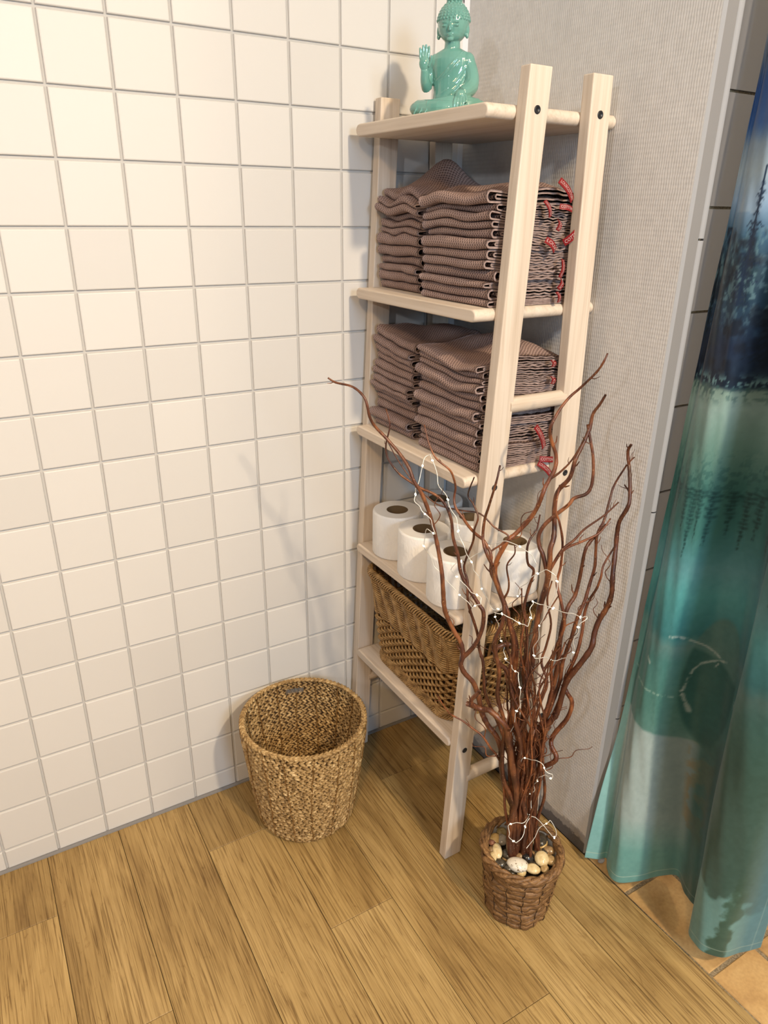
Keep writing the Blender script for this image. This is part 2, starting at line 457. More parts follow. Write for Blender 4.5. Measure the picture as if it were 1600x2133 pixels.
# ------------------------------------------------------------------ shelving unit
SX, SY = 0.747, -0.2185
SHELF_Z = [1.419, 1.134, 0.8535, 0.5765, 0.2925]
TH = 0.0205
unit = tag(empty('shelving_unit', (SX, SY, 0), 0.0145), 'pale birch ladder shelf with five boards against the papered wall', 'shelf')
YN, YF = -0.4095-SY, -0.0275-SY
def board(zc):
    t = MB(); r = TH/2; hx = 0.1305
    prof = []
    for k in range(9):
        a = -PI/2 + PI*k/8; prof.append((YF-r+r*math.cos(a), r*math.sin(a)))
    for k in range(9):
        a = PI/2 + PI*k/8; prof.append((YN+r+r*math.cos(a), r*math.sin(a)))
    rows = []
    for x, ins in ((-hx,0.0028),(-hx+0.0012,0.0009),(-hx+0.0032,0.0),(hx-0.0032,0.0),(hx-0.0012,0.0009),(hx,0.0028)):
        cy = (YN+YF)/2
        rows.append([(x, y-math.copysign(ins, y-cy), z*(1-ins/r)) for y, z in prof])
    bb = t.grid(rows, closed_v=True); n = len(prof)
    t.f.append(tuple(bb+i for i in range(n))[::-1]); t.m.append(0)
    t.f.append(tuple(bb+5*n+i for i in range(n))); t.m.append(0)
    o = t.build('shelf_board', M['wood_y'], unit, recalc=True)
    m = o.modifiers.new('wn', 'WEIGHTED_NORMAL'); m.keep_sharp = True
    o.location = (0, 0, zc); return o
for z in SHELF_Z: board(z)
def post(xt, xb, y0, y1, bolts, ztop=1.477, wd=0.042):
    t = MB()
    t.add([(xb,y0,0),(xb+wd,y0,0),(xb+wd,y1,0),(xb,y1,0),(xt,y0,ztop),(xt+wd,y0,ztop),(xt+wd,y1,ztop),(xt,y1,ztop)],
          [(0,3,2,1),(4,5,6,7),(0,1,5,4),(1,2,6,5),(2,3,7,6),(3,0,4,7)])
    o = t.build('post', M['wood_z'], unit, smooth=False); bevel(o, 0.0018, 2)
    for zb in bolts:
        cx = xb+(xt-xb)*zb/ztop+wd/2; q = MB()
        ring = lambda r, y: [(cx+r*math.cos(2*PI*k/16), y, zb+r*math.sin(2*PI*k/16)) for k in range(16)]
        q.grid([ring(0.0058,y0+0.001), ring(0.0058,y0-0.0008), ring(0.0048,y0-0.0012), ring(0.0032,y0-0.0011), ring(0.0028,y0-0.0003), ring(0.0001,y0-0.0003)], closed_v=True)
        q.build('bolt', M['black'], o)
    return o
XA, XB = 0.671-SX, 0.608-SX                 # front leg, top and foot
XC, XD = 0.794-SX, 0.834-SX                 # rear leg
PT = 0.0215
post(XA, XB, YN-PT, YN, [1.4215, 0.846, 0.283])
post(XC, XD, YN-PT, YN, [1.4235, 0.8445, 0.287])
post(XA, XB, YF, YF+PT, [])
post(XC, XD, YF, YF+PT, [])
for zc, ys in ((0.986, YN-PT/2), (0.203, YN-PT/2), (0.986, YF+PT/2), (0.203, YF+PT/2)):
    t = MB(); f = zc/1.477
    xa = XB+(XA-XB)*f+0.036; xb = XD+(XC-XD)*f+0.006
    t.tube([(xa,0,0),(xb,0,0)], 0.0135, 16); o = t.build('rung', M['wood_x'], unit); o.location = (0, ys, zc)
    m = o.modifiers.new('es', 'EDGE_SPLIT'); m.split_angle = 1.0

# ------------------------------------------------------------------ towels
def vnoise(seed, n=7):
    rs = np.random.RandomState(seed); g = rs.uniform(-1, 1, (n, n))
    def f(u, v):
        u = min(max(u,0),0.9999)*(n-1); v = min(max(v,0),0.9999)*(n-1); i, j = int(u), int(v); a, b_ = u-i, v-j
        a = a*a*(3-2*a); b_ = b_*b_*(3-2*b_)
        return (g[i,j]*(1-a)+g[i+1,j]*a)*(1-b_)+(g[i,j+1]*(1-a)+g[i+1,j+1]*a)*b_
    return f
ORD = ['topmost','second','third','fourth','fifth','sixth','seventh','eighth','ninth','tenth','eleventh','twelfth','thirteenth','fourteenth','fifteenth']
TOWELS = {}
def towel_stack(key, n, x0, x1, yn, yf, zbase, ztop, seed, where, grp, top_fn=None, lean=0.0):
    t0 = (ztop-zbase)/n
    rs = np.random.RandomState(seed)
    hs = [vnoise(seed*31+k, 6) for k in range(n+1)]
    steps = rs.uniform(0.7, 1.35, n); steps *= (ztop-zbase)/steps.sum()
    cum = [0]+list(np.cumsum(steps))
    common = vnoise(seed*77+5, 4)
    def H(k, x, y):
        u = (x-x0)/(x1-x0); v = (y-yn)/(yf-yn)
        if k == 0: return zbase+0.0004
        h = zbase+cum[k]*(1+0.06*common(u, v)*k/n + lean*(v-0.5)*k/n)
        h += 0.0022*hs[k](u, v) if k < n else 0.0025*hs[k](u, v)
        if top_fn and k > n*0.7: h += top_fn(u, v)*((k/n-0.7)/0.3)**2
        return h
    out = []
    for k in range(n):
        t = steps[k]; xn = x0+rs.uniform(-0.006, 0.014); ya = yn+rs.uniform(-0.002, 0.007); yb = yf-rs.uniform(0, 0.008)
        slope = rs.uniform(-0.006, 0.006); xbk = x1-rs.uniform(0, 0.012)
        mb = MB(); uvs = []
        NY = 16
        root = empty('folded_towel', (0,0,0))
        def sheet(inset, zlo, zhi, th, xnose, xback, yshift, ph):
            # a folded sheet: top run, rounded nose, bottom run, with thickness
            NX = 16; rows = []; uvr = []
            for j in range(NY+1):
                v = j/NY; y = ya+(yb-ya)*v
                ye = y + (yshift*(1-v) if v < 0.5 else -yshift*v*0.5)
                xo = slope*(v-0.5)
                pts_o = []; pts_i = []; ss = []
                def zat(x, fr):
                    za, zb = H(k, x, y)+0.0004, H(k+1, x, y)-0.0004
                    ruf = 0.0011*math.sin(x*260+ph+k)*max(0, 1-v*5)*min(1, max(0, (x-0.70)*14))
                    return za+(zb-za)*fr+ruf
                rr = 0.5*(zhi-zlo)
                run = [xback+(xnose+t*rr-xback)*(i/NX) for i in range(NX+1)]
                for i, x in enumerate(run): pts_o.append((x+xo, ye, zat(x, zhi))); pts_i.append((x+xo, ye, zat(x, zhi)-th)); ss.append(abs(x-xback))
                for a in range(1, 8):
                    an = PI/2+PI*a/8; xc = xnose+t*rr; zc = zat(xc, (zlo+zhi)/2); rz = 0.5*(zat(xc,zhi)-zat(xc,zlo))
                    pts_o.append((xc+xo+t*rr*math.cos(an)*1.0, ye, zc+rz*math.sin(an)))
                    pts_i.append((xc+xo+max(t*rr-th,0.0004)*math.cos(an), ye, zc+max(rz-th,0.0003)*math.sin(an))); ss.append(ss[-1]+PI*t*rr/8)
                for i, x in enumerate(run[::-1]): pts_o.append((x+xo, ye, zat(x, zlo))); pts_i.append((x+xo, ye, zat(x, zlo)+th)); ss.append(ss[-1]+(0.001 if i == 0 else abs(run[1]-run[0])))
                rows.append(pts_o+pts_i[::-1]); uvr.append([(s_, y) for s_ in ss]+[(s_, y) for s_ in ss[::-1]])
            npt = len(rows[0]); base = len(mb.v)
            mb.grid(rows, closed_v=True)
            for r_ in uvr: uvs.extend(r_)
            half = npt//2
            for jj in (0, NY):
                o_ = base+jj*npt
                for i in range(half-1):
                    f = (o_+i, o_+i+1, o_+npt-2-i, o_+npt-1-i); mb.f.append(f if jj else f[::-1]); mb.m.append(1)
        th = min(0.0034, t*0.24)
        sheet(0, 0.0, 1.0, th, xn, xbk, 0.0, 0.0)
        sheet(0, 0.27, 0.73, th*0.82, xn+0.012+rs.uniform(0,0.008), xbk-0.004, rs.uniform(-0.003,0.003), 1.9)
        cxm, cym = (x0+x1)/2, (yn+yf)/2
        zb0 = zbase+cum[k]
        mb.v = [(x-cxm, y-cym, z-zb0) for x, y, z in mb.v]
        me = bpy.data.meshes.new('fabric'); me.from_pydata(mb.v, [], mb.f); me.materials.append(M['towel']); me.materials.append(M['towel_edge']); me.polygons.foreach_set('material_index', mb.m)
        uvl = me.uv_layers.new(name='UVMap')
        idx = np.zeros(len(me.loops), dtype=np.int32); me.loops.foreach_get('vertex_index', idx)
        ua = np.array(uvs, dtype=np.float32)[idx]; uvl.data.foreach_set('uv', ua.ravel())
        me.polygons.foreach_set('use_smooth', [True]*len(me.polygons))
        fo = link('fabric', me, root)
        root.location = (cxm, cym, zb0)
        rank = n-1-k
        word = ORD[rank] if rank < len(ORD) else 'bottom'
        if k == 0: word = 'bottom'
        lab = ('%s mauve waffle towel of %s' % (word, where)) if word in ('topmost','bottom') else ('mauve waffle towel, %s from top of %s' % (word, where))
        tag(root, lab, 'towel', grp)
        out.append((root, zbase+cum[k]+t/2))
    TOWELS[key] = out
def peak(u, v): return 0.055*math.exp(-((u-0.62)**2)/0.05-((v-0.62)**2)/0.10)
def hump(u, v): return 0.020*math.exp(-((u-0.65)**2)/0.12)
T2, T3 = SHELF_Z[1]+TH/2, SHELF_Z[2]+TH/2
towel_stack('a', 12, 0.657, 0.852, -0.178, -0.036, T2, T2+0.176, 3, 'left stack on upper towel shelf', 'towels on the upper towel shelf', peak)
towel_stack('b', 12, 0.645, 0.852, -0.401, -0.208, T2, T2+0.163, 5, 'right stack on upper towel shelf', 'towels on the upper towel shelf', hump)
towel_stack('c', 13, 0.648, 0.852, -0.184, -0.036, T3, T3+0.198, 8, 'left stack on lower towel shelf', 'towels on the lower towel shelf', lean=0.05)
towel_stack('d', 13, 0.640, 0.852, -0.401, -0.212, T3, T3+0.186, 13, 'right stack on lower towel shelf', 'towels on the lower towel shelf', hump, lean=0.04)
# a loose folded end lying on the upper right stack
# red woven name tags sewn to the towels' edges
def text_mesh(body, size):
    cu = bpy.data.curves.new('lettering', 'FONT'); cu.body = body; cu.size = size; cu.align_x = 'CENTER'; cu.align_y = 'CENTER'; cu.resolution_u = 2
    o = bpy.data.objects.new('tmp', cu); COL.objects.link(o)
    bpy.context.view_layer.update()
    dg = bpy.context.evaluated_depsgraph_get(); me = bpy.data.meshes.new_from_object(o.evaluated_get(dg))
    bpy.data.objects.remove(o); bpy.data.curves.remove(cu); return me
LET = {}
def red_tag(key, zz, p0, p1, width, word, Y0=-0.413, curl=0.004):
    st = TOWELS[key]; root = min(st, key=lambda e: abs(e[1]-zz(p0)))[0]
    A, B = onY(*p0, Y0), onY(*p1, Y0-0.004)
    L = np.linalg.norm(B-A); d = (B-A)/L; nrm = np.array([0.25,-1,0.15]); nrm -= d*nrm.dot(d); nrm /= np.linalg.norm(nrm)
    s = np.cross(nrm, d); mb = MB(); loc = np.array(root.location); rows = []
    N = 8
    cen = lambda t: A+d*L*t+nrm*curl*math.sin(t*PI)
    for face in (0, 1):
        rows = [[cen(i/N)+s*width*(q-0.5)+nrm*(0.0004 if face else -0.0004)-loc for q in (0,1)] for i in range(N+1)]
        mb.grid(rows if face else [r[::-1] for r in rows])
    o = mb.build('name_tag', M['red'], root); o['label'] = 'red woven name tag with pale capital letters'
    if word:
        if word not in LET: LET[word] = text_mesh(word, 1.0)
        src = LET[word]; co = np.zeros(len(src.vertices)*3); src.vertices.foreach_get('co', co); co = co.reshape(-1,3)
        wx = co[:,0].max()-co[:,0].min(); sc = L*0.88/wx; hy = width*0.50
        ky = hy/(co[:,1].max()-co[:,1].min())
        me = src.copy(); P = []
        for x, y, z in co:
            t = 0.5+x*sc/L; P.extend(cen(t)+s*y*ky+nrm*0.0009-loc)
        me.vertices.foreach_set('co', P); me.materials.clear(); me.materials.append(M['thread']); me.update()
        link('lettering', me, o)
zz = lambda p: onY(*p, -0.41)[2]
W = 'LOUXCOTTON'
red_tag('b', zz, (1166,375), (1192,418), 0.0125, W)
red_tag('b', zz, (1135,418), (1146,452), 0.0085, W)
red_tag('b', zz, (1166,430), (1192,437), 0.0085, 'COTTON')
red_tag('b', zz, (1164,458), (1161,480), 0.0095, 'LOUX')
red_tag('b', zz, (1174,506), (1204,478), 0.0125, 'COTTON')
red_tag('b', zz, (1137,499), (1156,522), 0.0125, 'LOUX')
red_tag('b', zz, (1172,540), (1166,578), 0.0085, W)
red_tag('b', zz, (1170,582), (1163,602), 0.0095, 'LOUX')
red_tag('b', zz, (1160,608), (1163,630), 0.0085, 'COTTON')
red_tag('d', zz, (1150,750), (1152,764), 0.0115, 'LO')
red_tag('d', zz, (1150,784), (1150,800), 0.0115, 'LO')
red_tag('d', zz, (1116,888), (1133,932), 0.0125, W)
red_tag('d', zz, (1124,956), (1152,957), 0.0105, 'COTTON')
red_tag('d', zz, (1121,964), (1147,989), 0.0110, W)

# ------------------------------------------------------------------ toilet rolls
def m_roll():
    m = NT('tissue_paper', 0.55, 0.3); v = m.coord()
    k = m.noise(m.mapping(v, (1,1,0.45)), 70, 3, 0.6, 1.2)
    m.color((0.80,0.78,0.755)); m.bump(k, 0.6, 0.003); return m.mat
M['tissue'] = m_roll(); M['tissue_top'] = plain('tissue_end', (0.76,0.735,0.70), 0.8, 0.15)
M['card'] = plain('brown_card', (0.13,0.085,0.045), 0.85, 0.1)
ZR = SHELF_Z[3]+TH/2
roll_lab = [
 (0.672,-0.110,'matt white toilet roll at the far left, next to the tiled wall'),
 (0.668,-0.222,'white toilet roll in the middle of the front row'),
 (0.662,-0.340,'white toilet roll nearest the front leg of the shelf'),
 (0.790,-0.098,'white toilet roll in the back corner of the shelf behind willow twigs'),
 (0.788,-0.218,'white toilet roll in the middle of the back row'),
 (0.794,-0.358,'white toilet roll between the two near legs of the shelf')]
rb = None
for i, (x, y, lab) in enumerate(roll_lab):
    ro = tag(empty('toilet_roll', (x, y, ZR), R.uniform(0, 6)), lab, 'toilet roll', 'toilet rolls on the fourth board')
    if rb is None:
        t = MB(); r, h = 0.0535, 0.1
        t.lathe([(0.024,0.0),(r-0.004,0.0),(r-0.001,0.0012),(r,0.004),(r,0.03),(r,0.06),(r,h-0.004),(r-0.0012,h-0.001),(r-0.004,h)], 0, 0, 48)
        rb = t.build('paper_wind', M['tissue'], ro)
        t = MB(); t.lathe([(r-0.004,h),(0.045,h-0.0006),(0.035,h-0.0003),(0.0235,h-0.0008)], 0, 0, 48); re_ = t.build('paper_end', M['tissue_top'], ro)
        t = MB(); t.lathe([(0.0235,h-0.0008),(0.0205,h-0.001),(0.0205,0.001),(0.0235,0.0)], 0, 0, 32); rc = t.build('cardboard_core', M['card'], ro)
    else:
        for src in (rb, re_, rc): c = src.copy(); COL.objects.link(c); c.parent = ro

# ------------------------------------------------------------------ wicker basket on the lowest board
wick = [(0.30, srgb(112,84,48)), (0.5, srgb(158,123,76)), (0.7, srgb(188,153,104))]
M['wicker'] = m_fibre('peeled_wicker', wick, 60, rough=0.45, bump=0.1)
M['wicker_dark'] = m_fibre('wicker_stake', [(0.3, srgb(92,64,34)), (0.7, srgb(140,104,62))], 60, rough=0.5, bump=0.1)
def wicker_basket():
    cx, cy, z0, z1 = 0.739, -0.222, SHELF_Z[4]+TH/2, 0.535
    root = tag(empty('wicker_basket', (cx, cy, z0)), 'rectangular golden wicker basket with handle holes on the lowest board', 'basket')
    Hh = z1-z0
    def dims(f): return 0.094+0.018*f, 0.146+0.032*f, 0.040
    def rr(f, s, off=0.0):                   # s in 0..1 around a rounded rectangle
        a, b_, r = dims(f); a += off; b_ += off; r += off
        ex, ey = 2*(a-r), 2*(b_-r); arc = PI*r/2; Lq = 2*(ex+ey)+4*arc; d = (s % 1.0)*Lq
        # start mid near side (-y), running towards +x
        segs = [(ex/2,'l',(0,-b_),(1,0)),(arc,'a',(a-r,-(b_-r)),-PI/2),(ey,'l',(a,-(b_-r)),(0,1)),(arc,'a',(a-r,b_-r),0),
                (ex,'l',(a-r,b_),(-1,0)),(arc,'a',(-(a-r),b_-r),PI/2),(ey,'l',(-a,b_-r),(0,-1)),(arc,'a',(-(a-r),-(b_-r)),PI),(ex/2,'l',(-(a-r),-b_),(1,0))]
        for L, kd, p, q in segs:
            if d <= L+1e-12:
                if kd == 'l': return np.array([p[0]+q[0]*d, p[1]+q[1]*d])
                an = q+d/r; return np.array([p[0]+r*math.cos(an), p[1]+r*math.sin(an)])
            d -= L
        return np.array([0.0, -b_])
    NS = 66
    st = MB()
    for i in range(NS):
        for e in (-0.12, 0.12):
            s = (i+e)/NS; st.tube([(*rr(f, s), f*Hh) for f in (0.01,0.25,0.5,0.75,0.97)], 0.0017, 5)
    o = st.build('stakes', M['wicker_dark'], root); o['kind'] = 'stuff'
    rows = []
    z = 0.006
    while z < 0.030: rows.append((z, 0.0026, 'tight')); z += 0.0050
    while z < 0.128: rows.append((z, 0.0028, 'open')); z += 0.0090
    while z < Hh-0.014: rows.append((z, 0.0020, 'wale')); z += 0.0052
    for k, (z, r, kind) in enumerate(rows):
        f = z/Hh
        hole = 0.150 < z < 0.192
        ranges = [(0.0, 1.0)] if not hole else [(0.040, 0.460), (0.540, 0.960)]
        mb = MB()
        for s0, s1 in ranges:
            NP = int(NS*5*(s1-s0)); pts = []
            for i in range(NP+(0 if not hole else 1)):
                s = s0+(s1-s0)*i/NP; ph = s*NS
                if kind == 'open': off = 0.0036*math.sin(PI*ph+PI*k)
                elif kind == 'wale': off = 0.0016*math.sin(2*PI*ph/3.0+0.35*k)+0.001
                else: off = 0.0030*math.sin(2*PI*ph/3.0-0.9*k)+0.002
                dz = 0.0014*math.cos(PI*ph+PI*k) if kind == 'open' else 0.0011*math.cos(2*PI*ph/3.0+0.35*k)
                pts.append((*rr(f, s, off), z+dz))
            mb.tube(pts, r, 5, closed=not hole)
        mb.build('weaver', M['wicker'], root)
    # plaited border and foot
    for zc, name, rad in ((Hh-0.008, 'plaited_rim', 0.0085), (0.006, 'plaited_foot', 0.0055)):
        mb = MB(); NB = 150; f = zc/Hh
        for i in range(NB):
            s = i/NB; pts = []
            for j in range(6):
                t = j/5; an = -0.9+t*3.6; off = 0.0015+rad*0.75*math.cos(an); dz = rad*math.sin(an)
                pts.append((*rr(f, s+0.020*t, off), zc+dz))
            mb.tube(pts, 0.0022, 5)
        mb.build(name, M['wicker'], root)
    for s0 in (0.0, 0.5):                    # bound lower edge of each handle hole
        mb = MB(); pts = [(*rr(0.62, s0-0.042+0.084*i/16, 0.002), 0.150) for i in range(17)]
        mb.tube(pts, 0.0035, 6); mb.build('handle_edge', M['wicker'], root)
    mb = MB()
    for i in range(26):
        y = -0.135+0.270*i/25; mb.tube([(-0.088,y,0.004),(0.088,y,0.004)], 0.0052, 5)
    mb.build('base_mat', M['wicker_dark'], root)
wicker_basket()

# ------------------------------------------------------------------ seagrass basket on the floor
sg = [(0.30, srgb(96,73,42)), (0.43, srgb(146,116,73)), (0.57, srgb(174,143,95)), (0.70, srgb(208,180,132))]
M['seagrass'] = m_fibre('seagrass', sg, 75, rough=0.55, bump=0.25)
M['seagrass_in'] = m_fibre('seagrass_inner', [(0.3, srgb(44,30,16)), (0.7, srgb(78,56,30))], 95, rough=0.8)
M['twine'] = plain('brown_twine', srgb(130,94,50), 0.7, 0.2)
def rot_basis(tan, up, ang):
    tan = np.array(tan)/np.linalg.norm(tan); up = np.array(up)-tan*np.dot(up, tan); up /= np.linalg.norm(up); nn = np.cross(tan, up)
    a = math.cos(ang)*tan+math.sin(ang)*up; b_ = -math.sin(ang)*tan+math.cos(ang)*up
    return np.stack([a, b_, nn], 1)
def seagrass_basket():
    cx, cy, Hb = 0.415, -0.153, 0.261
    root = tag(empty('seagrass_basket', (cx, cy, 0)), 'round braided seagrass basket standing empty on the floor by the tiles', 'basket')
    def rad(z):
        t = z/Hb; return 0.1010+0.0355*t**0.8-0.0030*max(0,(t-0.85)/0.15)**2 - 0.009*max(0, 1-t/0.06)**2
    mb = MB(); prof = [(0.001,0.004),(0.07,0.004),(rad(0.01)-0.008,0.006)]+[(rad(z)-0.0006, z) for z in np.linspace(0.012,Hb-0.004,14)]
    mb.lathe(prof, 0, 0, 48); mb.build('light_block_liner', M['seagrass_in'], root)  # dark liner added to block light between the braids
    mb = MB(); mb.lathe([(0.001,0.0005),(rad(0.004)-0.004,0.0005),(rad(0.008)-0.001,0.006)], 0, 0, 48); mb.build('base', M['seagrass_in'], root)
    nrow = 21
    for k in range(nrow):
        z = 0.007+(Hb-0.010)*k/(nrow-1); r = rad(z); mb = MB()
        slope = (rad(min(z+0.01,Hb))-rad(max(z-0.01,0)))/0.02
        up = lambda th: np.array([slope*math.cos(th), slope*math.sin(th), 1.0])
        n = int(2*PI*r/0.0122)
        for sub in (0, 1):
            for i in range(n):
                th = 2*PI*(i+0.5*sub+R.uniform(-0.12,0.12))/n+k*0.13
                dz = (-0.0031 if sub == 0 else 0.0031)+R.uniform(-0.0006,0.0006)
                rr_ = rad(z+dz)+R.uniform(-0.0012,0.0016)
                B = rot_basis((-math.sin(th), math.cos(th), 0), up(th), (0.52 if sub == 0 else -0.52)+R.uniform(-0.16,0.16))
                L = R.uniform(0.0078,0.0102); wv = R.uniform(0.0024,0.0033)
                mb.ellipsoid((rr_*math.cos(th), rr_*math.sin(th), z+dz), (L, wv, 0.0046), B, 6, 5)
        mb.build('braid_coil', M['seagrass'], root)
    mb = MB(); n = 84                        # braided lip
    for sub in (0, 1):
        for i in range(n):
            th = 2*PI*(i+0.5*sub)/n; rr_ = rad(Hb)-0.001+(0.0026 if sub else -0.0022)
            B = rot_basis((-math.sin(th), math.cos(th), 0), (math.cos(th), math.sin(th), 0.0), 0.5 if sub else -0.5)
            mb.ellipsoid((rr_*math.cos(th), rr_*math.sin(th), Hb+0.0015), (0.0088,0.0030,0.0038), B, 6, 5)
    mb.build('braided_lip', M['seagrass'], root)
    for i in range(16):
        th = 2*PI*i/16+0.10; mb = MB(); pts = []
        for j in range(40):
            z = 0.006+(Hb-0.004)*j/39; a = th+0.010*math.sin(j*0.9+i)+0.03*math.sin(j*0.1+i*2); rr_ = rad(z)+0.0046
            pts.append((rr_*math.cos(a), rr_*math.sin(a), z))
        mb.tube(pts, 0.0010, 5); pts = [(p[0]*(1-0.0098/rad(p[2])), p[1]*(1-0.0098/rad(p[2])), p[2]) for p in pts]
        mb.tube(pts, 0.0010, 5)
        mb.build('stitching_cord', M['twine'], root)
seagrass_basket()
cl = NT('clear_plastic', 0.04, 0.8); cl.color((0.9,0.9,0.88)); cl.b.inputs['Transmission Weight'].default_value = 0.92; M['clear'] = cl.mat
_b = bpy.data.objects['seagrass_basket']; _p = onZ(616, 1447, 0.240); _th = math.atan2(_p[1]+0.153, _p[0]-0.415)
mb = MB(); _n = 18
for _f in (0.1255, 0.1247):
    mb.grid([[(_f*math.cos(_th-0.17+0.34*i/_n)*(1+0.012*math.sin(i*1.7)), _f*math.sin(_th-0.17+0.34*i/_n)*(1+0.012*math.sin(i*1.7)), z) for z in (0.234,0.240,0.246)] for i in range(_n+1)])
o = mb.build('plastic_strip', M['clear'], _b); o['label'] = 'glinting clear plastic strip inside the rim'

# ------------------------------------------------------------------ figurine on the top board
def m_glaze():
    m = NT('turquoise_glaze', 0.07, 0.6); v = m.coord(); k = m.noise(v, 20, 2)
    m.color(m.ramp(k, [(0.3, srgb(94,147,136)), (0.7, srgb(112,163,151))])); m.b.inputs['Coat Weight'].default_value = 0.5
    m.b.inputs['Coat Roughness'].default_value = 0.03; return m.mat
M['glaze'] = m_glaze()
def figurine():
    base = np.array([0.704, -0.197, SHELF_Z[0]+TH/2])
    yaw = math.atan2(CAM[1]-base[1], CAM[0]-base[0])+PI/2-0.20     # local -y looks out into the room
    root = tag(empty('seated_figurine', base, yaw), 'glossy turquoise ceramic seated figurine with one hand raised on the top board', 'figurine')
    b_ = MB()
    E = lambda c, r, mat=None: b_.ellipsoid(c, r, mat, 20, 14)
    def limb(pts, rad): b_.tube(catmull(pts, 5), list(np.interp(np.linspace(0,1,(len(pts)-1)*5+1), np.linspace(0,1,len(rad)), rad)), 14)
    # crossed legs and seat
    E((0,-0.006,0.010), (0.060,0.040,0.015)); E((-0.040,-0.012,0.013), (0.026,0.026,0.013)); E((0.040,-0.012,0.013), (0.026,0.026,0.013))
    limb([(-0.050,-0.020,0.012),(-0.010,-0.040,0.011),(0.035,-0.036,0.011)], [0.013,0.012,0.009])
    limb([(0.050,-0.020,0.012),(0.015,-0.034,0.018),(-0.030,-0.038,0.014)], [0.013,0.011,0.008])
    # torso
    rings = []
    for z, hx, hy in ((0.008,0.034,0.026),(0.022,0.0300,0.0235),(0.036,0.0285,0.0215),(0.052,0.0300,0.0210),(0.066,0.0335,0.0205),(0.076,0.0335,0.0190),(0.083,0.0270,0.0160),(0.088,0.0150,0.0125)):
        rings.append([(hx*math.cos(2*PI*k/28), hy*math.sin(2*PI*k/28), z) for k in range(28)])
    q = b_.grid(rings, closed_v=True); b_.f.append(tuple(q+i for i in range(28))[::-1]); b_.m.append(0); b_.f.append(tuple(q+7*28+i for i in range(28))); b_.m.append(0)
    b_.tube([(0,0,0.078),(0,-0.001,0.104)], [0.0140,0.0122], 18)
    # head, ears and face
    E((0,-0.002,0.1215), (0.0238,0.0245,0.0275)); E((0,-0.005,0.110), (0.0190,0.0195,0.0155)); E((0,0.002,0.1320), (0.0262,0.0268,0.0340)); E((0,0.002,0.1655), (0.0108,0.0108,0.0085))
    for s in (-1, 1):
        E((s*0.0238,0.001,0.117), (0.0032,0.0050,0.0105)); E((s*0.0236,0.000,0.107), (0.0028,0.0036,0.0050))
        E((s*0.0092,-0.0240,0.1200), (0.0052,0.0026,0.0020)); E((s*0.0092,-0.0246,0.1255), (0.0062,0.0024,0.0011))
    E((0,-0.0268,0.1165), (0.0024,0.0032,0.0058)); E((0,-0.0268,0.1125), (0.0030,0.0028,0.0024))
    E((0,-0.0238,0.1062), (0.0048,0.0022,0.0012)); E((0,-0.0232,0.1035), (0.0042,0.0022,0.0013)); E((0,-0.0205,0.0982), (0.0060,0.0036,0.0040))
    E((0,-0.0258,0.1300), (0.0016,0.0016,0.0016))
    # raised arm (viewer's left)
    limb([(-0.028,0.000,0.074),(-0.0370,-0.002,0.058),(-0.0385,-0.010,0.042)], [0.0105,0.0092,0.0088])
    limb([(-0.0385,-0.010,0.042),(-0.0390,-0.022,0.049),(-0.0390,-0.028,0.062)], [0.0090,0.0078,0.0062])
    E((-0.0390,-0.030,0.0690), (0.0090,0.0042,0.0092))
    for k, (dx, ln) in enumerate(((-0.0066,0.0120),(-0.0023,0.0150),(0.0022,0.0155),(0.0065,0.0135))):
        limb([(-0.0390+dx,-0.0305,0.0740),(-0.0390+dx*1.1,-0.0310,0.0745+ln*0.55),(-0.0390+dx*1.15,-0.0325,0.0745+ln)], [0.0023,0.0021,0.0016])
    limb([(-0.0315,-0.031,0.0650),(-0.0275,-0.0330,0.0710),(-0.0265,-0.0345,0.0770)], [0.0026,0.0022,0.0017])
    # resting arm (viewer's right) in its sleeve, hand over the knee
    E((0.0262,0.000,0.0715), (0.0130,0.0135,0.0125)); E((-0.0265,0.000,0.0715), (0.0120,0.0125,0.0120))
    limb([(0.0265,0.000,0.072),(0.0345,-0.003,0.056),(0.0360,-0.010,0.042),(0.0310,-0.024,0.034),(0.0265,-0.034,0.030)], [0.0120,0.0122,0.0125,0.0105,0.0078])
    E((0.0245,-0.0405,0.0265), (0.0088,0.0070,0.0085))
    for k, dx in enumerate((-0.0064,-0.0021,0.0023,0.0064)):
        limb([(0.0245+dx,-0.0440,0.0240),(0.0243+dx*1.15,-0.0480,0.0165),(0.0242+dx*1.15,-0.0490,0.0085+0.0012*abs(k-1.5))], [0.0024,0.0022,0.0016])
    limb([(0.0330,-0.0420,0.0270),(0.0360,-0.0450,0.0220),(0.0365,-0.0470,0.0165)], [0.0025,0.0021,0.0016])
    # robe edge across the chest, sash and folds
    def onbody(x, z, lift=0.0):
        hx = np.interp(z, [0.008,0.022,0.036,0.052,0.066,0.076,0.083], [0.034,0.030,0.0285,0.030,0.0335,0.0335,0.027])
        hy = np.interp(z, [0.008,0.022,0.036,0.052,0.066,0.076,0.083], [0.026,0.0235,0.0215,0.021,0.0205,0.019,0.016])
        return (x, -(hy+lift)*math.sqrt(max(0.02, 1-(x/hx)**2)), z)
    for d0, r0 in ((0.0,0.0016),(0.0055,0.0013)):
        limb([onbody(0.020+d0,0.083), onbody(0.006+d0,0.070-d0*0.3), onbody(-0.010+d0*0.6,0.056-d0*0.5), onbody(-0.0255,0.046-d0*0.8)], [r0,r0,r0])
    for d0 in (0.014, 0.023, 0.031):
        limb([onbody(0.026,0.078-d0*0.9), onbody(0.012,0.062-d0), onbody(-0.006,0.046-d0*0.8), onbody(-0.022,0.036-d0*0.5)], [0.0008,0.0011,0.0008])
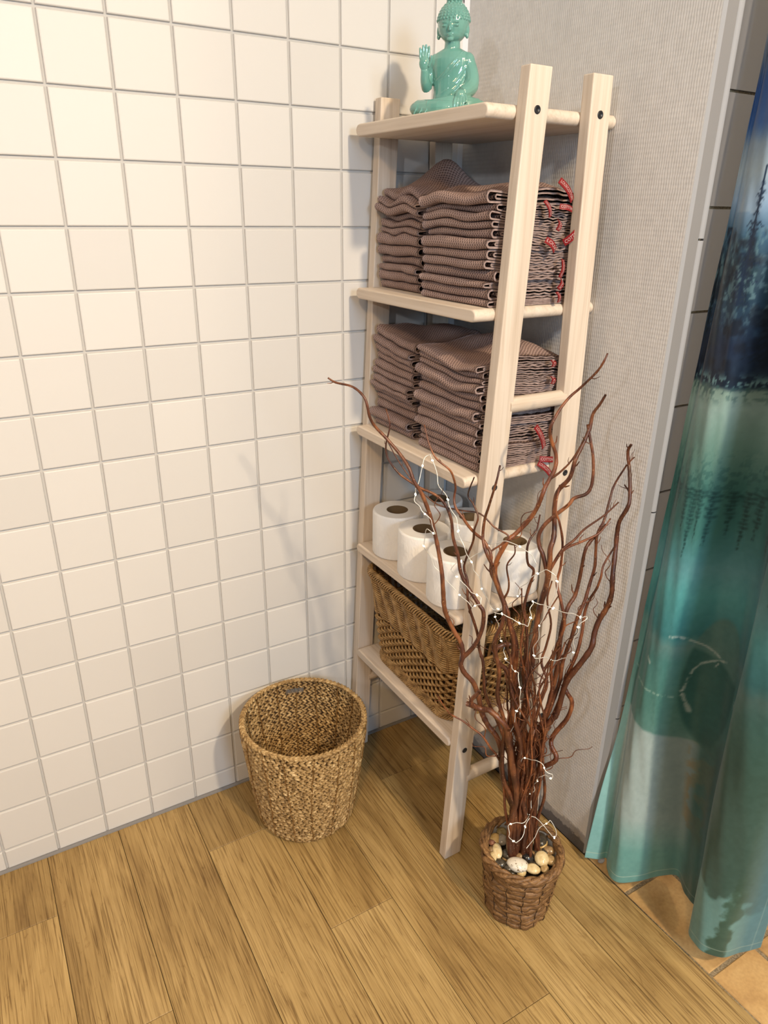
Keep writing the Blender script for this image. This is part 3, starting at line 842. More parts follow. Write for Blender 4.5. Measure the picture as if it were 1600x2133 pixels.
    limb([onbody(-0.026,0.021,0.001), onbody(0.0,0.0185,0.001), onbody(0.026,0.021,0.001)], [0.0020,0.0026,0.0020])
    for dx in (-0.004, 0.0, 0.005): limb([(dx,-0.026,0.018),(dx*1.6,-0.040,0.016),(dx*2.6,-0.050,0.003)], [0.0018,0.0020,0.0015])
    for s in (-1, 1):
        for k in range(3): limb([(s*(0.018+0.010*k),-0.030+0.003*k,0.022),(s*(0.026+0.011*k),-0.043+0.004*k,0.013),(s*(0.034+0.010*k),-0.048+0.006*k,0.002)], [0.0012,0.0016,0.0010])
    ZA, ZB = [0,0.03,0.060,0.083,0.0935,0.135,0.165,0.176], [0,0.033,0.067,0.0955,0.108,0.1415,0.166,0.175]
    b_.v = [(x, y, max(float(np.interp(z, ZA, ZB)), 0.0003)) for x, y, z in b_.v]
    o = b_.build('glazed_body', M['glaze'], root)
    m = o.modifiers.new('union', 'REMESH'); m.mode = 'VOXEL'; m.voxel_size = 0.0009; m.use_smooth_shade = True
    m = o.modifiers.new('soft', 'SMOOTH'); m.iterations = 3; m.factor = 0.5
    # snail curls of the hair
    h = MB()
    for row in range(9):
        z = 0.1400+0.0040*row
        rr_ = math.sqrt(max(0, 1-((z-0.132)/0.034)**2))*0.0262 if z < 0.1655 else 0
        rr_ = max(rr_, math.sqrt(max(0.0, 1-((z-0.1655)/0.0085)**2))*0.0108 if z > 0.160 else 0)
        n = max(5, int(2*PI*rr_/0.0056))
        for i in range(n):
            a = 2*PI*(i+0.5*(row % 2))/n
            h.ellipsoid((rr_*math.cos(a), 0.002+rr_*math.sin(a), z), (0.0027,0.0027,0.0027), None, 7, 5)
    h.v = [(x, y, z+0.0005) for x, y, z in h.v]
    h.build('curled_hair', M['glaze'], root)
figurine()

# ------------------------------------------------------------------ planter: pot, pebbles, willow, light string
PX, PY = 0.678, -0.587
bark_stops = [(0.28, srgb(70,50,36)), (0.48, srgb(122,88,58)), (0.66, srgb(150,114,78)), (0.82, srgb(196,164,118))]
def m_leaf():
    m = NT('banana_leaf', 0.5, 0.35); v = m.coord()
    sp = m.n('ShaderNodeSeparateXYZ'); m.l(v, sp.inputs[0])
    k = m.noise(m.mapping(v, (1,1,5)), 55, 4, 0.7, 1.2)
    m.color(m.ramp(k, [(0.28, srgb(58,39,24)), (0.44, srgb(106,76,46)), (0.60, srgb(142,106,68)), (0.76, srgb(200,162,106))]))
    m.bump(m.noise(m.mapping(v, (1,1,6)), 180, 3), 0.5, 0.0012); return m.mat
M['leaf'] = m_leaf()
M['wire'] = plain('dark_wire', (0.035,0.022,0.014), 0.6, 0.2)
M['liner'] = plain('clear_grey_liner', (0.30,0.30,0.30), 0.25)
M['soil'] = plain('dark_filling', (0.018,0.015,0.012), 0.9, 0.1)
HP = 0.150
def pot_r(z): return 0.0590+0.0150*(z/HP)
def planter():
    root = tag(empty('planter', (PX, PY, 0)), 'small brown woven-leaf plant pot on the floor in front of the shelf', 'plant pot')
    mb = MB(); mb.lathe([(0.001,0.001),(0.055,0.001),(pot_r(0.01)-0.001,0.006),(pot_r(HP)-0.002,HP-0.006)], 0, 0, 40); mb.build('inner_shell', M['leaf'], root)
    mb = MB(); mb.lathe([(0.064,HP-0.035),(0.0672,HP-0.004),(0.0680,HP-0.003),(0.0688,HP-0.006),(0.067,HP-0.03)], 0, 0, 40); mb.build('plastic_liner', M['liner'], root)
    mb = MB(); mb.lathe([(0.001,HP-0.030),(0.0655,HP-0.030)], 0, 0, 32); mb.build('filling', M['soil'], root)
    nb = 10
    for k in range(nb):
        z = 0.008+(HP-0.026)*k/(nb-1); mb = MB(); pts = []; rad = []
        ph = [R.uniform(0,6) for _ in range(5)]
        for i in range(90):
            a = 2*PI*i/90; wob = 0.0012*math.sin(5*a+ph[0])+0.0010*math.sin(11*a+ph[1])+0.0008*math.sin(19*a+ph[2])
            pts.append(((pot_r(z)+wob)*math.cos(a), (pot_r(z)+wob)*math.sin(a), z+0.0022*math.sin(3*a+ph[3])+0.0012*math.sin(9*a+ph[4])))
            rad.append(0.0070+0.0010*math.sin(7*a+ph[1])+0.0008*math.sin(17*a+ph[4]))
        mb.tube(pts, rad, 8, closed=True, flat=0.62); mb.build('leaf_band', M['leaf'], root)
    mb = MB()                                # twisted rim
    for k in range(4):
        pts = []; rad = []
        for i in range(120):
            a = 2*PI*i/120; an = 5*a+2*PI*k/4+0.5*math.sin(3*a+k); q = 0.0050
            pts.append(((pot_r(HP)+q*math.cos(an))*math.cos(a), (pot_r(HP)+q*math.cos(an))*math.sin(a), HP-0.006+0.0055*math.sin(an)+0.0012*math.sin(4*a)))
            rad.append(0.0046+0.0009*math.sin(9*a+2*k)+0.0006*math.sin(23*a+k))
        mb.tube(pts, rad, 7, closed=True)
    mb.build('twisted_rim', M['leaf'], root)
    for i in range(14):
        a0 = 2*PI*i/14+0.1; mb = MB(); pts = []
        for j in range(26):
            z = 0.004+(HP-0.006)*j/25; a = a0+0.018*math.sin(j*1.3+i)+0.04*math.sin(j*0.15+i); r_ = pot_r(z)+0.0042+0.0012*math.sin(j*1.5)
            pts.append((r_*math.cos(a), r_*math.sin(a), z))
        mb.tube(pts, 0.0007, 5); mb.build('stitching_wire', M['wire'], root)
    mb = MB()                                # frayed ends sticking out
    for i in range(40):
        a = R.uniform(0, 2*PI); z = R.uniform(0.02, HP); r_ = pot_r(z)+0.004
        p = np.array([r_*math.cos(a), r_*math.sin(a), z]); tn = np.array([-math.sin(a), math.cos(a), 0]); up = np.array([math.cos(a), math.sin(a), R.uniform(-0.3,1.2)])
        L = R.uniform(0.006, 0.018); mb.tube([p, p+tn*L*0.5+up*L*0.12, p+tn*L*0.8+up*L*R.uniform(0.2,0.6)], [0.0006,0.0005,0.0002], 4)
    o = mb.build('frayed_ends', M['leaf'], root); o['kind'] = 'stuff'
planter()
def m_stone(name, c0, c1, speck=None, scale=60):
    m = NT(name, 0.18, 0.5); v = m.coord(); k = m.noise(v, scale, 4, 0.6, 0.8)
    c = m.ramp(k, [(0.35, c0), (0.65, c1)])
    if speck: c = m.mix(m.ramp(m.noise(v, 190, 3, 0.6), [(0.60, (0,0,0)), (0.66, (1,1,1))]), c, speck)
    m.color(c); return m.mat
ST = {'cream': m_stone('cream_stone', srgb(206,180,128), srgb(232,214,172)), 'tan': m_stone('tan_stone', srgb(150,122,82), srgb(206,178,128)),
      'yellow': m_stone('yellow_stone', srgb(190,150,84), srgb(222,190,126)), 'grey': m_stone('grey_stone', srgb(128,118,102), srgb(160,150,132)),
      'dark': m_stone('dark_stone', srgb(52,46,38), srgb(86,78,64)), 'black': m_stone('black_stone', srgb(20,18,18), srgb(64,60,56), None, 90),
      'speck': m_stone('speckled_stone', srgb(214,204,186), srgb(232,224,208), srgb(120,96,70)), 'pink': m_stone('pink_stone', srgb(130,84,62), srgb(178,130,104)),
      'olive': m_stone('olive_stone', srgb(112,96,58), srgb(146,128,84)), 'brown': m_stone('brown_stone', srgb(120,92,60), srgb(180,150,108))}
peb = [(240,500,92,100,'yellow','mustard pebble against the left of the pot liner'),(285,600,62,58,'pink','reddish brown pebble under the mustard pebble'),
 (425,405,82,85,'olive','olive pebble at the back left of the pot'),(440,560,92,95,'grey','smooth grey pebble left of the willow stems'),
 (370,740,78,118,'cream','tall cream pebble beside the flat dark pebble'),(215,715,62,60,'brown','small brown pebble at the left rim'),
 (262,840,58,88,'cream','narrow cream pebble low at the left rim'),(410,945,90,72,'dark','grey-green pebble at the front left rim'),
 (550,790,100,92,'dark','flat dark pebble in front of the willow stems'),(662,715,52,70,'cream','little cream pebble at the foot of the stems'),
 (700,968,165,118,'speck','large white speckled pebble at the front of the pot'),(880,835,112,92,'black','black banded pebble in the middle of the pot'),
 (962,1040,108,82,'cream','swirled cream pebble at the front rim'),(1108,872,108,112,'cream','round cream pebble right of the black pebble'),
 (1262,890,88,90,'tan','beige pebble by the right rim'),(1160,1040,66,66,'tan','small beige pebble at the front right rim'),
 (1130,612,74,112,'yellow','upright yellow pebble right of the stems'),(1270,725,92,60,'brown','flat brown pebble at the right of the pot'),
 (1190,500,110,150,'dark','large dark pebble at the back right of the pot'),(1040,760,70,58,'dark','small dark pebble behind the round cream pebble'),
 (545,1030,70,52,'dark','dark pebble half hidden at the front rim'),(740,820,60,50,'brown','dull brown pebble between the speckled and black pebbles')]
for i, (px, py, a, c, kind, lab) in enumerate(peb):
    zc = HP-0.015+(0.004 if kind in ('speck','cream') else 0.0)
    p = onZ(990+px/8, 1680+py/8, zc)
    dx, dy = p[0]-PX, p[1]-PY; d = math.hypot(dx, dy); lim = 0.0650-a/8/1060*0.8
    if d > lim: p[0] = PX+dx*lim/d; p[1] = PY+dy*lim/d
    k = 1/8/1060
    mb = MB(); az = math.atan2(0.694, 0.72)
    ru, rv = a*k*1.08, c*k*1.15
    N = vnoise(500+i, 5); mb.ellipsoid((0,0,0), (ru, rv, min(ru, rv)*0.72), None, 18, 12)
    mb.v = [tuple(np.array(q)*(1+0.10*N((math.atan2(q[1],q[0])/(2*PI)+0.5), q[2]/0.03+0.5))) for q in mb.v]
    o = mb.build('pebble', ST[kind]); o.location = p; o.rotation_euler = (R.uniform(-0.3,0.3), R.uniform(-0.3,0.3), -0.75+R.uniform(-0.25,0.25))
    tag(o, lab, 'pebble', 'pebbles in the planter')
kinds = ['dark','tan','grey','brown','olive','dark','cream','dark']
for i in range(34):
    a = R.uniform(0, 2*PI); d = 0.056*math.sqrt(R.random()); mb = MB(); ru = R.uniform(0.008, 0.013)
    mb.ellipsoid((0,0,0), (ru, ru*R.uniform(0.7,1.1), ru*0.7), None, 14, 9)
    o = mb.build('pebble', ST[kinds[i % 8]]); o.location = (PX+d*math.cos(a), PY+d*math.sin(a), HP-0.021+R.uniform(-0.003, 0.003)); o.rotation_euler = (R.uniform(-0.4,0.4), R.uniform(-0.4,0.4), R.uniform(0,6))
    tag(o, 'pebble of the lower layer showing between the larger stones', 'pebble', 'pebbles under the top layer')
# --- curly willow
def m_bark():
    m = NT('red_brown_bark', 0.38, 0.45); v = m.coord()
    k = m.noise(m.mapping(v, (1,1,0.5)), 38, 4, 0.6, 0.5)
    sp = m.noise(v, 330, 2)
    c = m.ramp(k, [(0.3, srgb(54,30,23)), (0.50, srgb(92,54,36)), (0.72, srgb(146,92,56))])
    c = m.mix(m.ramp(sp, [(0.66, (0,0,0)), (0.72, (0.6,0.6,0.6))]), c, srgb(190,150,110))
    rnd = m.n('ShaderNodeObjectInfo').outputs['Random']
    c = m.mix(1.0, c, m.ramp(rnd, [(0, (0.72,0.66,0.62)), (0.5, (1,1,1)), (1, (1.25,1.12,1.0))]), 'MULTIPLY')
    m.color(c); m.bump(sp, 0.15, 0.0006); return m.mat
M['bark'] = m_bark()
CN = np.array([0.72, 0.694])                # view-wards horizontal direction at the pot
def deep(px, py, off):
    d = ray(px, py); dn = d[0]*CN[0]+d[1]*CN[1]
    base = (PX-CAM[0])*CN[0]+(PY-CAM[1])*CN[1]
    p = CAM+d*((base+off)/dn)
    lim = wallx(p[1])-0.007
    if p[0] > lim and p[1] > YE-0.01: p = CAM+d*((lim-CAM[0])/d[0])
    return p
def stick(pxs, off_top, r0, r1, seed, off_base=0.0, knots=True):
    dense = [pxs[0]]
    for a, c in zip(pxs[:-1], pxs[1:]):
        m_ = max(1, int((c[1]-a[1])/34)) if c[1] > 1450 else 1
        dense += [(a[0]+(c[0]-a[0])*k/m_, a[1]+(c[1]-a[1])*k/m_) for k in range(1, m_+1)]
    pxs = dense
    rs = np.random.RandomState(seed); n = len(pxs)
    pts = []
    fx = rs.uniform(-20, 18); wp = rs.uniform(0, 6); wl = rs.uniform(26, 44)
    for i, (x, y) in enumerate(pxs):         # listed from tip to foot
        if y > 1430: q = min(1, (y-1430)/120); x += q*6.5*math.sin(y/wl+wp)+fx*max(0, (y-1500)/292)**1.2
        t = i/(n-1); off = off_top+(off_base-off_top)*t**1.0+0.010*math.sin(i*1.1+seed)*(1-t)
        pts.append(deep(x, y, off))
    P = catmull(pts, 5); N = len(P)
    rad = [r1+(r0-r1)*(i/(N-1))**0.75 for i in range(N)]
    if knots: rad = [r*(1+0.16*rs.rand()*(rs.rand() < 0.3)) for r in rad]
    return P, rad
def twigs(mb, P, rad, seed, n):
    rs = np.random.RandomState(seed+99)
    for _ in range(n):
        i = rs.randint(2, int(len(P)*0.7)); p = P[i]; t = P[i-1]-P[i+1]; t /= np.linalg.norm(t)
        s = np.cross(t, rs.normal(size=3)); s /= np.linalg.norm(s); L = rs.uniform(0.006, 0.016)
        mb.tube([p, p+s*L*0.5+t*L*0.4, p+s*L*0.8+t*L*1.0], [rad[i]*0.5, rad[i]*0.38, rad[i]*0.2], 5)
    for _ in range(2 if n > 3 else 0):       # long hair-thin curly twigs
        i = rs.randint(int(len(P)*0.35), int(len(P)*0.75)); p = P[i]; t = P[i-1]-P[i+1]; t /= np.linalg.norm(t)
        s = np.cross(t, np.array([0.6,0.6,0.1])+rs.normal(size=3)*0.4); s /= np.linalg.norm(s); s *= rs.choice([-1, 1]); L = rs.uniform(0.05, 0.11); ph = rs.uniform(0, 6)
        q = [p+t*L*k/9*0.92+s*L*(0.30*(k/9)+0.07*math.sin(k*1.3+ph)-0.07*math.sin(ph)) for k in range(10)]
        mb.tube(catmull(q, 3), [0.0011-0.0006*k/27 for k in range(28)], 5)
GB = 'curly willow branches in the planter'
BR = []
def branch(label, pxs, off, r0, r1, seed, sides=(), tw=5, off_base=0.0):
    P, rad = stick(pxs, off, r0, r1, seed, off_base)
    root = empty('willow_branch', tuple(P[-1])); lo = np.array(P[-1])
    mb = MB(); mb.tube([p-lo for p in P], rad, 8); twigs(mb, [p-lo for p in P], rad, seed, tw); mb.build('main_stem', M['bark'], root)
    for k, (q, o2, ra, rb_) in enumerate(sides):
        j = q[-1]                            # side shoots start on the stem itself
        foot = min(P, key=lambda p: np.linalg.norm(p-deep(*j, off)))
        n2 = len(q); base_off = (foot[0]-PX)*CN[0]+(foot[1]-PY)*CN[1]
        pts = [deep(x, y, o2+(base_off-o2)*(i/(n2-1))) for i, (x, y) in enumerate(q[:-1])]+[foot]
        S = catmull(pts, 5); rr_ = [rb_+(ra-rb_)*(i/(len(S)-1)) for i in range(len(S))]
        mb = MB(); mb.tube([p-lo for p in S], rr_, 7); twigs(mb, [p-lo for p in S], rr_, seed+k, 2); mb.build('side_shoot', M['bark'], root)
    tag(root, label, 'branch', GB); BR.append(P); return P
F = lambda x, y: [(x, y), (x+(1086-x)*0.5, 1745)]
branch('long willow branch arching far left past the lower towels', [(683,787),(700,797),(735,806),(760,830),(770,868),(781,888),(804,912),(834,947),(852,975),(862,1002),(879,1030),(895,1071),(907,1116),(915,1156),(921,1197),(923,1228),(927,1272),(944,1311),(960,1339),(964,1366),(960,1384),(968,1402),(986,1422),(997,1450),(1006,1482),(1018,1510),(1032,1535),(1038,1563),(1043,1592),(1053,1618),(1064,1650),(1074,1700),(1080,1792)], -0.035, 0.0056, 0.0013, 1,
  [([(804,851),(812,887),(804,926),(808,954),(830,985),(857,1005),(877,1017),(909,1032),(928,1052),(940,1083),(944,1120),(954,1156),(960,1193),(976,1225),(997,1258),(1007,1275),(1005,1307),(992,1339),(976,1359),(964,1380)], 0.0, 0.0042, 0.0011)], off_base=-0.006)
branch('slender willow branch crossing the front toilet rolls', [(884,885),(893,922),(908,954),(936,978),(945,996),(949,1016),(946,1039),(950,1059),(963,1077),(977,1097),(992,1113),(1006,1124),(1015,1138),(1022,1153),(1023,1174),(1024,1194),(1033,1214),(1042,1234),(1049,1255),(1058,1275),(1060,1297),(1067,1322),(1070,1350),(1064,1385),(1062,1420),(1070,1475),(1068,1530),(1072,1590),(1078,1680),(1084,1792)], -0.03, 0.0046, 0.0010, 2,
  [([(800,905),(830,960),(868,1012),(910,1050),(960,1063),(1000,1070),(1030,1098),(1060,1120),(1078,1134)], 0.0, 0.0016, 0.0009), ([(1072,1135),(1072,1154),(1056,1178),(1060,1212),(1058,1232),(1051,1258)], -0.01, 0.0020, 0.0010)], off_base=0.004)
branch('willow branch with a straight twig up the front shelf leg', [(1042,969),(1035,1000),(1026,1030),(1017,1059),(1010,1081),(1006,1113),(1008,1135),(1015,1156),(1026,1180),(1030,1205),(1040,1232),(1050,1262),(1046,1300),(1030,1340),(1040,1400),(1036,1450),(1048,1510),(1052,1570),(1050,1620),(1066,1690),(1076,1792)], -0.055, 0.0046, 0.0013, 3, off_base=-0.014)
branch('thick willow branch climbing right to the highest tip', [(1266,736),(1258,753),(1243,775),(1210,807),(1187,827),(1167,852),(1151,880),(1145,897),(1149,919),(1158,948),(1156,976),(1137,1012),(1130,1030),(1123,1048),(1114,1066),(1096,1090),(1073,1113),(1058,1126),(1042,1153),(1033,1174),(1031,1198),(1040,1230),(1052,1262),(1062,1300),(1075,1345),(1072,1400),(1076,1470),(1080,1560),(1082,1650),(1086,1792)], 0.045, 0.0060, 0.0012, 4,
  [([(1218,915),(1190,960),(1165,985),(1148,1004)], 0.03, 0.0022, 0.0010)], off_base=-0.004)
branch('stout willow branch with a forked tip right of the rear leg', [(1262,822),(1250,842),(1235,863),(1228,894),(1210,934),(1198,959),(1187,995),(1162,1024),(1155,1060),(1155,1094),(1153,1122),(1146,1145),(1145,1176),(1138,1220),(1124,1268),(1116,1320),(1106,1400),(1094,1480),(1092,1560),(1090,1640),(1090,1792)], 0.085, 0.0068, 0.0018, 5,
  [([(1224,884),(1229,912),(1235,948),(1236,981),(1232,1012),(1221,1029),(1196,1038),(1184,1052),(1156,1074),(1134,1094),(1122,1116),(1124,1139),(1131,1156),(1143,1178)], 0.085, 0.0040, 0.0022),
   ([(1289,1046),(1258,1074),(1218,1102),(1196,1125),(1170,1147),(1145,1172)], 0.08, 0.0028, 0.0012), ([(1272,1080),(1258,1100),(1243,1114),(1213,1128),(1173,1147),(1145,1172)], 0.09, 0.0026, 0.0012)], off_base=0.006)
branch('tallest willow branch nearest the curtain with a stubby tip', [(1315,926),(1308,940),(1310,967),(1312,995),(1312,1038),(1307,1058),(1291,1085),(1286,1108),(1283,1139),(1279,1173),(1276,1206),(1274,1238),(1264,1266),(1248,1292),(1238,1320),(1232,1349),(1210,1381),(1184,1414),(1173,1440),(1159,1483),(1133,1515),(1122,1556),(1124,1605),(1114,1647),(1106,1704),(1098,1792)], 0.105, 0.0062, 0.0022, 6,
  [([(1322,952),(1312,962),(1311,975)], 0.105, 0.0016, 0.0010), ([(1301,1010),(1308,1020),(1312,1030)], 0.105, 0.0016, 0.0012)], off_base=0.010)
branch('thin dark willow branch rising behind the tallest one', [(1306,968),(1280,1010),(1269,1046),(1258,1085),(1244,1114),(1241,1150),(1239,1181),(1229,1215),(1218,1252),(1204,1284),(1190,1330),(1172,1380),(1166,1420),(1150,1470),(1128,1530),(1112,1590),(1104,1650),(1096,1792)], 0.10, 0.0046, 0.0014, 7, off_base=0.014)
branch('willow branch bending right in front of the rear leg foot', [(1262,1092),(1243,1116),(1227,1130),(1218,1150),(1213,1175),(1207,1206),(1198,1240),(1184,1263),(1173,1296),(1166,1340),(1161,1390),(1150,1440),(1138,1490),(1112,1560),(1104,1640),(1095,1792)], 0.085, 0.0056, 0.0018, 8, off_base=0.004)
branch('lower right willow branch parallel to the papered wall', [(1282,1136),(1258,1176),(1252,1201),(1243,1226),(1227,1251),(1218,1277),(1212,1320),(1200,1366),(1180,1410),(1164,1460),(1140,1510),(1118,1580),(1108,1660),(1100,1792)], 0.085, 0.0048, 0.0013, 9, off_base=0.016)
branch('hooked willow shoot curling low beside the rear leg', [(1172,1425),(1180,1442),(1190,1464),(1179,1497),(1155,1529),(1151,1550),(1163,1574),(1158,1587),(1131,1600),(1108,1618),(1098,1660),(1094,1792)], 0.06, 0.0052, 0.0036, 10, off_base=0.012)
branch('thin willow shoot reaching left across the shelf foot', [(911,1447),(929,1474),(941,1488),(965,1502),(982,1516),(1002,1533),(1018,1559),(1030,1572),(1048,1600),(1062,1650),(1076,1792)], -0.03, 0.0030, 0.0009, 11, off_base=-0.010)
branch('thick knobbly willow stem cut short at the left', [(973,1466),(984,1470),(1000,1477),(1018,1480),(1037,1496),(1057,1516),(1066,1545),(1072,1600),(1076,1660),(1080,1792)], -0.045, 0.0060, 0.0046, 12, [([(1000,1440),(984,1455),(982,1462),(990,1474)], -0.04, 0.0040, 0.0036)], off_base=-0.016)
branch('wavy willow branch running down the front leg', [(988,994),(975,1030),(986,1050),(996,1077),(988,1104),(986,1126),(970,1167),(967,1185),(974,1212),(974,1243),(979,1270),(988,1297),(996,1326),(998,1350),(1006,1378),(1008,1409),(1010,1437),(1018,1462),(1034,1502),(1050,1560),(1060,1620),(1072,1690),(1080,1792)], -0.02, 0.0036, 0.0010, 13, off_base=0.0)
branch('thin willow branch in front of the near toilet roll', [(1125,1072),(1118,1104),(1105,1122),(1098,1144),(1100,1174),(1112,1190),(1100,1230),(1092,1270),(1098,1330),(1090,1400),(1098,1480),(1086,1560),(1090,1660),(1088,1792)], 0.02, 0.0040, 0.0012, 14, off_base=0.0)
branch('looped willow shoot at the handle hole of the wicker basket', [(1062,1342),(1046,1344),(1034,1352),(1032,1366),(1042,1384),(1056,1396),(1066,1430),(1070,1490),(1078,1560),(1080,1650),(1084,1792)], -0.02, 0.0048, 0.0036, 15, off_base=-0.006)
branch('willow branch tangled left of the rear leg', [(1166,1010),(1158,1060),(1166,1090),(1172,1130),(1168,1180),(1160,1215),(1168,1250),(1176,1300),(1160,1345),(1148,1390),(1150,1440),(1132,1490),(1110,1540),(1098,1620),(1092,1792)], 0.06, 0.0044, 0.0012, 16, off_base=0.010)
branch('short willow shoot with a forked end over the lowest board', [(1150,1210),(1140,1250),(1148,1300),(1138,1345),(1128,1380),(1140,1420),(1126,1460),(1118,1500),(1104,1560),(1096,1640),(1090,1792)], 0.035, 0.0040, 0.0012, 17, [([(1170,1345),(1150,1368),(1132,1392)], 0.04, 0.0018, 0.001), ([(1098,1375),(1112,1395),(1130,1412)], 0.03, 0.0018, 0.001)], off_base=0.004)
fill_lab = 'thin curly willow shoot in the dense middle of the planter'
for k in range(14):
    rs = np.random.RandomState(300+k); xt = rs.uniform(1030, 1190); yt = rs.uniform(1170, 1420); n = 15; pxs = []
    xb = 1086+rs.uniform(-26, 24); A1, A2, p1, p2 = rs.uniform(8, 19), rs.uniform(3, 8), rs.uniform(0, 6), rs.uniform(0, 6)
    for i in range(n):
        t = i/(n-1); y = yt+(1792-yt)*t; x = xt+(xb-xt)*(t**0.6)
        x += (A1*math.sin(t*9+p1)+A2*math.sin(t*19+p2))*(1-t**5); pxs.append((x, y))
    off = rs.uniform(-0.045, 0.05)
    branch(fill_lab, pxs, off, rs.uniform(0.0022, 0.0036), 0.0010, 300+k, tw=4, off_base=rs.uniform(-0.012, 0.012))
# --- string of tiny lights
M['silver'] = NT('silver_wire', 0.35).color((0.78,0.76,0.70)).mat
M['silver'].node_tree.nodes['Principled BSDF'].inputs['Metallic'].default_value = 0.25
M['led'] = m_emit('warm_led', (1.0,0.93,0.66), 4.0)
def lights():
    wpx = [(1098,1768),(1128,1722),(1150,1712),(1156,1745),(1108,1700),(1090,1738),(1074,1756),(1060,1738),(1064,1716),(1092,1712),(1108,1690),(1105,1658),(1112,1645),(1118,1625),(1132,1616),(1152,1619),(1140,1606),(1120,1586),(1094,1580),(1078,1590),(1062,1580),(1056,1556),(1062,1528),(1078,1482),(1084,1452),(1082,1425),(1078,1402),(1064,1387),(1052,1370),(1050,1350),(1042,1325),(1036,1292),(1030,1276),(1044,1279),(1064,1287),(1090,1302),(1103,1298),(1106,1268),(1112,1254),(1132,1261),(1162,1270),(1198,1282),(1222,1286),(1206,1305),(1196,1340),(1192,1366),(1160,1374),(1130,1370),(1110,1366),(1120,1330),(1130,1290),(1160,1230),(1150,1190),(1120,1195),(1090,1220),(1072,1250),(1046,1266),(1022,1264),(1006,1225),(990,1190),(975,1158),(958,1118),(950,1080),(932,1042),(912,1000),(898,948),(884,958),(872,1004),(864,1030),(872,1056),(894,1078),(906,1112),(890,1102),(884,1135),(902,1172),(924,1200),(950,1230),(975,1256),(990,1264),(1004,1250),(985,1235),(960,1210),(940,1186),(960,1170),(1000,1152),(1030,1130),(1070,1132),(1100,1150),(1118,1172)]
    pts = [deep(x, y, -0.020+0.028*math.sin(i*0.7)) for i, (x, y) in enumerate(wpx)]
    lo = np.array([PX, PY, HP]); P = [p-lo for p in catmull(pts, 6)]
    root = tag(empty('fairy_lights', tuple(lo)), 'string of tiny warm white lights on silver wire wound through the willow', 'string lights')
    P = [p+0.0015*np.array([math.sin(i*0.9), math.cos(i*1.1), math.sin(i*0.7)]) for i, p in enumerate(P)]
    mb = MB(); mb.tube(P, 0.0007, 5); mb.build('wire', M['silver'], root)
    first = None
    for i in range(8, len(P)-4, 10):
        p = P[i]
        if first is None:
            q = MB(); q.ellipsoid((0,0,0), (0.0015,0.0015,0.0026), None, 8, 6); first = q.build('light_bulb', M['led'], root); o = first
        else: o = link('light_bulb', first.data, root)
        o.location = p; o.rotation_euler = (R.uniform(0,3), R.uniform(0,3), 0)
lights()

